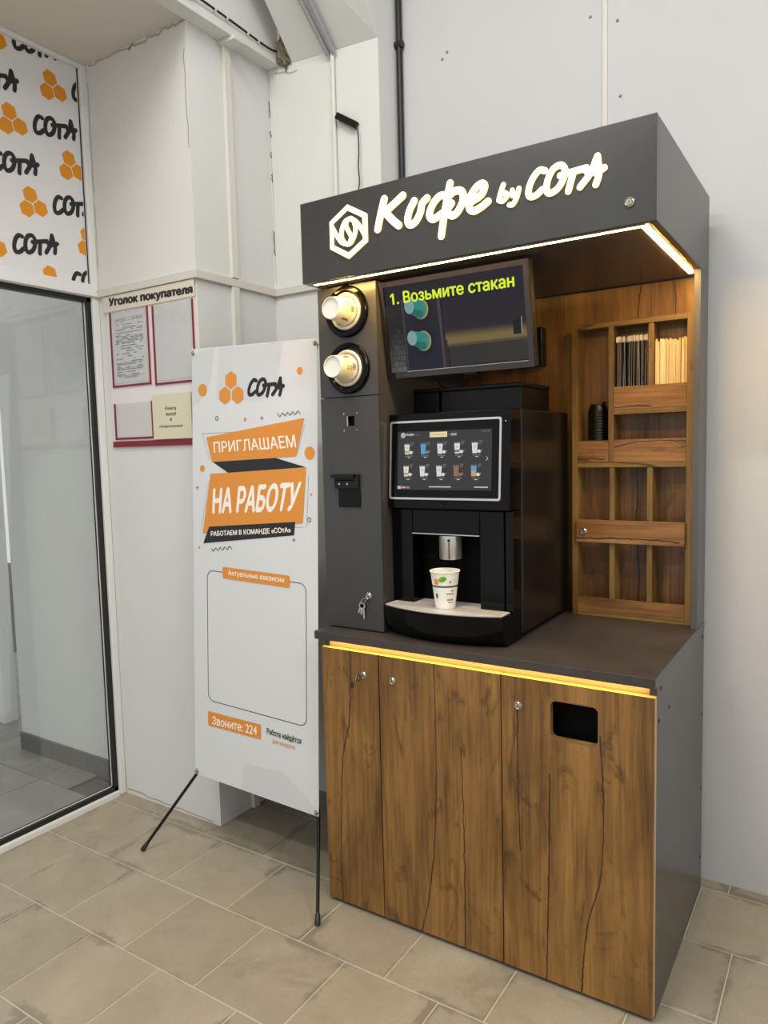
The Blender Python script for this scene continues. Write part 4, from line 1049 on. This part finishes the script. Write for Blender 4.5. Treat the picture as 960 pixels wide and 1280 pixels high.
tp.rect(-.224, .224, -.128, .126, TC_(26, 24, 40))
for k in range(10):   # dim wall, warmer towards the lit shelf
    t = k/9; tp.rect(-.034, .224, .10-.0125*k-.0125, .10-.0125*k, TC_(*lerp((27, 26, 46), (40, 34, 44), t)))
for k in range(10):
    t = k/9; tp.rect(-.030, .224, -.020-.004*k-.004, -.020-.004*k, TC_(*lerp((52, 44, 42), (132, 114, 70), math.sin(t*math.pi*.62))))
tp.rect(-.024, .224, -.067, -.060, TC_(88, 80, 60)); tp.rect(-.020, .224, -.122, -.067, TC_(54, 52, 50)); tp.rect(-.034, -.024, -.128, -.045, TC_(44, 40, 40))
tp.rect(-.020, .10, -.122, -.069, TC_(50, 48, 47))
tp.poly([(-.224, .07), (-.168, .07), (-.170, -.128), (-.224, -.128)], TC_(34, 34, 38))
rb = random.Random(5)
for j in range(12):
    for i in range(4):
        u0 = -.224+i*.019-(.009 if j % 2 else 0); u1 = min(u0+.0178, -.170); u0 = max(u0, -.224); v0 = -.127+j*.0165
        if u1-u0 > .004 and v0 < .06: b_ = max(40, 96-8*j)+rb.randint(-9, 9); tp.rect(u0, u1, v0, v0+.0152, TC_(b_, b_, b_-2))
tp.rect(-.168, -.042, -.128, .085, TC_(30, 29, 44)); tp.rect(-.168, -.160, -.128, .085, TC_(58, 58, 70))
for cu_, cv_ in ((-.104, .050), (-.104, -.042)):
    tp.ellipse(cu_, cv_, .041, .044, TC_(12, 12, 16), 28); tp.ellipse(cu_+.001, cv_, .0395, .0425, TC_(22, 21, 30), 28)
    tp.ellipse(cu_+.002, cv_, .026, .029, TC_(176, 168, 118), 24); tp.ellipse(cu_-.001, cv_, .024, .027, TC_(70, 150, 130), 24)
    tp.poly([(cu_-.036, cv_+.032), (cu_-.004, cv_+.027), (cu_+.008, cv_+.024), (cu_+.010, cv_-.022), (cu_-.004, cv_-.026), (cu_-.036, cv_-.009)], TC_(40, 150, 138))
    tp.poly([(cu_-.030, cv_+.006), (cu_+.010, cv_-.006), (cu_+.009, cv_-.022), (cu_-.004, cv_-.026), (cu_-.034, cv_-.009)], TC_(30, 112, 108))
    tp.ellipse(cu_-.036, cv_+.0115, .0165, .0215, TC_(136, 178, 180), 20)
tp.poly([(-.046, .075), (-.036, .075), (-.033, -.128), (-.042, -.128)], TC_(74, 68, 66))
tp.poly([(.184, -.016), (.207, -.008), (.207, -.052), (.184, -.052)], TC_(20, 19, 22)); tp.rect(.2085, .2105, -.052, -.006, TC_(190, 184, 160))
tp.rect(-.168, .222, -.1278, -.1262, TC_(206, 200, 180))
tp.text('1. Возьмите стакан', [(-.201, .074), (.195, .074), (-.201, .107), (.195, .107)], TC_(214, 236, 52, 1.0), 0.02)
tp.build('display_graphics', TM, tv)
MB().box(0.40, 0.47, 0.15, 0.62, 1.80, 1.83).box(0.36, 0.51, 0.1475, 0.156, 1.75, 1.88).box(0.36, 0.51, 0.62, 0.6665, 1.75, 1.88).build('wall_bracket', M['satin'], tv, 0.002)
MB().tube([tuple(p) for p in catmull([(0.37, 0.145, 1.71), (0.365, 0.16, 1.69), (0.335, 0.20, 1.683), (0.31, 0.25, 1.679), (0.30, 0.29, 1.6725)], 5)], 0.003, 8).build('cable', M['rubber'], tv, smooth=True)
tvbox('ir_window', M['gloss'], .02, .06, -.152, -.145, -.02, -.004)

# ================================================================ BANNER ON X-STAND
bs = thing('banner_stand', 'white recruiting banner on a black x-stand beside the kiosk', 'banner', (-0.36, 0.0, 0.0))
BO = Vector((-0.6635, 0.125, 1.8645)); BU = Vector((0.589, 0.0, -0.019)); BV = Vector((0.0165, -0.095, -1.593)); BN = BV.cross(BU).normalized()
if BN.y > 0: BN = -BN
def on_bn(u, v, o): return BO+BU*(u/.6)+BV*(v/1.6)+BN*o
nu, nv_ = 12, 32; bmb = MB(); V = []
def sag(u, v):   # film hangs a little slack between its corner eyelets
    return 0.004*math.sin(math.pi*u)*math.sin(math.pi*v)
V = []
for side in (0, 1):
    for j in range(nv_+1):
        for i in range(nu+1):
            u, v = i/nu, j/nv_
            V.append(on_bn(u*.6, v*1.6, -0.0006*side))
w_ = nu+1; off = w_*(nv_+1); Fs = []
for j in range(nv_):
    for i in range(nu):
        a = j*w_+i; Fs += [(a, a+1, a+w_+1, a+w_), (off+a, off+a+w_, off+a+w_+1, off+a+1)]
bmb.add(V, Fs); sh = bmb.build('banner_sheet', M['banner'], bs, recalc=False)
P = lambda o=0.0010: Print(on_bn, o)
for pg in ([(.0, .02), (.12, .0), (.10, .12), (.04, .20), (.0, .21)], [(.255, 1.5), (.44, 1.487), (.60, 1.58), (.60, 1.6), (.24, 1.6)], [(.14, .005), (.45, .003), (.42, .15), (.35, .20), (.13, .19)]):
    P(.0003).poly(pg).build('watermark', M['bn_mark'], sh)
for pg in ([(.074, .328), (.544, .262), (.508, .391), (.103, .418)], [(.095, .462), (.552, .428), (.536, .615), (.052, .685)]): P().poly(pg).build('orange_ribbon', M['bn_or'], sh)
for pg in ([(.108, .4185), (.416, .398), (.550, .4265), (.186, .4555)], [(.086, .657), (.503, .613), (.497, .659), (.054, .721)]): P(.0011).poly(pg).build('black_ribbon', M['bn_bk'], sh)
for c in ((.203, .123), (.172, .177), (.236, .177)): P().poly(hexagon(c[0], c[1], .0322)).build('hexagon', M['bn_or'], sh)
wd_ = P(); wordmark(wd_, lambda a, b: (.285+a*.172, .185-b*.175), .0135); wd_.build('lettering', M['bn_bk'], sh)
def bn_text(body, quad, mat, bold, off=.0016): P(off).text(body, quad, 0, bold).build('lettering', M[mat], sh)
bn_text('ПРИГЛАШАЕМ', [(.116, .384), (.509, .360), (.113, .346), (.501, .319)], 'bn_wt', .012)
bn_text('НА РАБОТУ', [(.106, .607), (.505, .573), (.112, .517), (.530, .478)], 'bn_wt', .03)
bn_text('РАБОТАЕМ В КОМАНДЕ «СОтА»', [(.096, .695), (.484, .653), (.096, .674), (.481, .632)], 'bn_wt', .02)
for u, v, r in ((.057, .154, .023), (.525, .104, .0125), (.567, .379, .022), (.052, .443, .0125), (.272, .264, .0065), (.573, .517, .004), (.033, .738, .0045)): P().ellipse(u, v, r).build('dot', M['bn_or'], sh)
for u, v in ((.130, .259), (.564, .602)): P().ring(u, v, .0082, .0022).build('ring_ornament', M['bn_bk'], sh)
for u, v in ((.352, .260), (.024, .516), (.496, .675)): P().poly([(u-.0075, v-.001), (u-.001, v-.001), (u-.001, v-.0075), (u+.001, v-.0075), (u+.001, v-.001), (u+.0075, v-.001), (u+.0075, v+.001), (u+.001, v+.001), (u+.001, v+.0075), (u-.001, v+.0075), (u-.001, v+.001), (u-.0075, v+.001)]).build('plus_ornament', M['bn_bk'], sh)
for (u0, v0, u1, v1) in ((.425, .251, .527, .243), (.096, .742, .202, .725)):
    P().stroke([(u0+(u1-u0)*k/9, v0+(v1-v0)*k/9+(.0055 if k % 2 else -.0055)) for k in range(10)], .0026, 0, 4).build('zigzag_ornament', M['bn_bk'], sh)
P().band(rrect(.073, .550, .818, 1.306, .03, 6), rrect(.0752, .5478, .8202, 1.3038, .028, 6)).build('frame_line', M['bn_bk'], sh)
for q in ([(.054, .314), (.206, .309), (.545, .287)], [(.545, .287), (.513, .382)], [(.054, .314), (.089, .407), (.105, .406)], [(.085, .49), (.045, .668), (.06, .668)], [(.562, .452), (.553, .628), (.50, .632)]): P(.0006).stroke(q, .0014, 0, 1).build('thin_outline', M['bn_pink'], sh)
P(.0012).poly(rrect(.154, .477, .799, .841, .006, 4)).build('orange_tab', M['bn_or'], sh)
P(.0012).poly([(.072, 1.347), (.340, 1.342), (.338, 1.395), (.073, 1.400)]).build('orange_tab', M['bn_or'], sh)
bn_text('Актуальные вакансии', [(.183, .832), (.452, .830), (.183, .808), (.452, .806)], 'bn_wt', .012)
bn_text('Звоните: 224', [(.094, 1.392), (.320, 1.384), (.096, 1.360), (.320, 1.350)], 'bn_wt', .012)
bn_text('Работа найдётся', [(.368, 1.3715), (.525, 1.3735), (.368, 1.346), (.525, 1.348)], 'bn_bk', .012)
bn_text('для каждого!', [(.394, 1.397), (.497, 1.398), (.394, 1.379), (.497, 1.380)], 'bn_or', .0)
# eyelets, hooks, poles
for u, v in ((.008, .016), (.592, .016), (.010, 1.588), (.590, 1.588)):
    c = on_bn(u, v, 0.0008)
    MB().lathe([(0.009, 0), (0.009, .001), (.0075, .002), (.0045, .0015), (0.0055, .004), (0.0045, .008), (0, .009)], c, BN, 18).build('eyelet', M['nickel'], bs, smooth=True)
hub = Vector((-0.360, 0.15, 1.02))
MB().lathe([(0, -.02), (0.035, -.02), (0.035, .02), (0, .02)], hub, (0, -1, 0.05), 20).build('hub', M['satin'], bs, 0.003)
feet = {-1: Vector((-0.782, -0.124, 0.004)), 1: Vector((0.052, -0.131, 0.004))}
for s, u in ((-1, .010), (1, .590)):
    low = on_bn(u, 1.588, -0.012); ft = feet[s]
    MB().tube([hub, (hub+low)/2+Vector((0, .01, 0)), low, ft+(low-ft).normalized()*.03], 0.0058, 10).build('leg', M['satin'], bs, smooth=True)
    d_ = (low-ft).normalized()
    MB().tube([ft, ft+d_*.006, ft+d_*.03, ft+d_*.034], [.0085, .0095, .0078, .006], 12).build('rubber_foot', M['rubber'], bs, smooth=True)
    top = on_bn(.008 if s < 0 else .592, .016, -0.010)
    MB().tube([hub, (hub+top)/2+Vector((0, .02, 0)), top], 0.005, 10).build('arm', M['satin'], bs, smooth=True)
MB().tube([hub, Vector((-0.360, 0.28, 0.5)), Vector((-0.360, 0.40, 0.007))], 0.0058, 10).build('rear_leg', M['satin'], bs, smooth=True)

# ================================================================ NOTICE BOARD ON THE PIER
nb = thing('notice_board', 'white notice board with dark red lines and black heading on the pier', 'notice board', (-0.93, 0.156, 1.51))
def on_nb(x, z, o): return (x, 0.1545-o, z)
box('backing', M['board'], nb, -1.186, -0.668, 0.1548, 0.1598, 1.508, 2.10, 0.001)
hd_ = box('heading_strip', M['bheader'], nb, -1.200, -0.664, 0.1500, 0.1546, 2.062, 2.126, 0.001)
pr = Print(lambda x, z, o: (x, 0.1498-o, z)); pr.text('Уголок покупателя', [(-1.160, 2.078), (-.674, 2.068), (-1.158, 2.117), (-.674, 2.104)], 0, 0.05); pr.build('lettering', M['ink'], hd_)
def pocket(x0, x1, z0, z1, sheet=None):
    pk = MB().box(x0, x1, 0.1522, 0.1526, z0, z1).build('pocket', M['pocket'], nb)
    pm = Print(on_nb, .0002)
    for a, b, c, d in ((x0-.012, x0+.002, z0-.012, z1), (x1-.002, x1+.012, z0-.012, z1), (x0, x1, z0-.012, z0+.002)): pm.rect(a, b, c, d)
    pm.build('pink_margin', M['pinkm'], nb)
    mb = MB(); mb.box(x0-.004, x0+.004, .1512, .1540, z0-.004, z1); mb.box(x1-.004, x1+.004, .1512, .1540, z0-.004, z1); mb.box(x0-.004, x1+.004, .1510, .1540, z0-.004, z0+.004)
    mb.build('red_edge', M['red'], nb)
    if sheet:
        ps = box('sheet', M['paper'], nb, x0+.012, x1-.012, .1532, .1538, z0+.012, z1-.004)
        pt = Print(lambda x, z, o: (x, .1531-o, z), .0001); rr_ = random.Random(8); z = z1-.03; w = x1-x0
        while z > z0+.03:
            if sheet == 1:
                x = x0+.03
                if rr_.random() < .35: pt.rect(x0+.03, x1-.03, z, z+.0012)
                while x < x1-.04:
                    l_ = rr_.uniform(.008, .035)
                    if rr_.random() < .62: pt.rect(x, min(x+l_, x1-.03), z-.006, z-.0035)
                    x += l_+.004
            z -= .0105
        pt.build('print', M['ink2'], ps)
pocket(-1.162, -.934, 1.760, 2.060, 1)
pocket(-.902, -.680, 1.753, 2.056, 2)
pocket(-1.163, -.934, 1.546, 1.690)
box('red_bar', M['red'], nb, -1.185, -.669, .1512, .1546, 1.511, 1.535, .0008)
bk = tag(box('guest_book', M['book'], None, -.924, -.705, .1455, .1496, 1.5365, 1.712, .0015), 'cream covered booklet with handwritten title on the notice board', 'booklet')
for s_, x0, x1, z in (('Книга', -.850, -.788, 1.650), ('жалоб', -.848, -.790, 1.628), ('и', -.824, -.816, 1.606), ('предложений', -.886, -.758, 1.580)):
    Print(lambda x, z_, o: (x, .1454-o, z_)).text(s_, [(x0, z), (x1, z-.002), (x0+.003, z+.013), (x1+.003, z+.011)], 0, .01).build('lettering', M['ink'], bk)
# chips and grime along the old plaster joints
rc = random.Random(12)
def crack(parent, fn, a, b, w, n, mat):
    pts = [(a[0]+(b[0]-a[0])*k/n+rc.uniform(-w, w)*.8, a[1]+(b[1]-a[1])*k/n+rc.uniform(-w, w)*.8) for k in range(n+1)]
    Print(fn, .0006).stroke(pts, w, 0, 2).build('crack', mat, parent)
grime = plain('joint_grime', (172, 166, 154), 0.9); dark = plain('chipped_gap', (84, 78, 70), 0.9)
pf_ = lambda x, z, o: (x, .16-o, z)
crack(wp, pf_, (-1.215, 3.043), (-.95, 3.043), .006, 12, grime); crack(wp, pf_, (-.97, 3.040), (-.665, 3.044), .010, 16, grime)
crack(wp, pf_, (-1.228, 2.98), (-1.229, 2.55), .004, 14, grime); crack(wp, pf_, (-1.229, 2.5), (-1.228, 2.25), .003, 10, grime)
crack(wp, pf_, (-.672, 2.95), (-.668, 2.6), .005, 14, grime); crack(wp, pf_, (-1.225, .02), (-1.0, .012), .006, 10, grime); crack(wp, pf_, (-1.0, .012), (-.70, .010), .005, 12, grime)
af_ = lambda x, z, o: (x, .604-o, z)
for z0, z1 in ((2.92, 2.86), (2.80, 2.78), (2.72, 2.70), (2.63, 2.60), (2.40, 2.30)): crack(wa, af_, (-.655, z0), (-.654, z1), .0045, 5, dark)
crack(wa, af_, (-.653, 3.03), (-.652, 2.18), .002, 20, grime)
crack(wa, af_, (-.62, 3.02), (-.50, 3.0), .006, 8, grime)
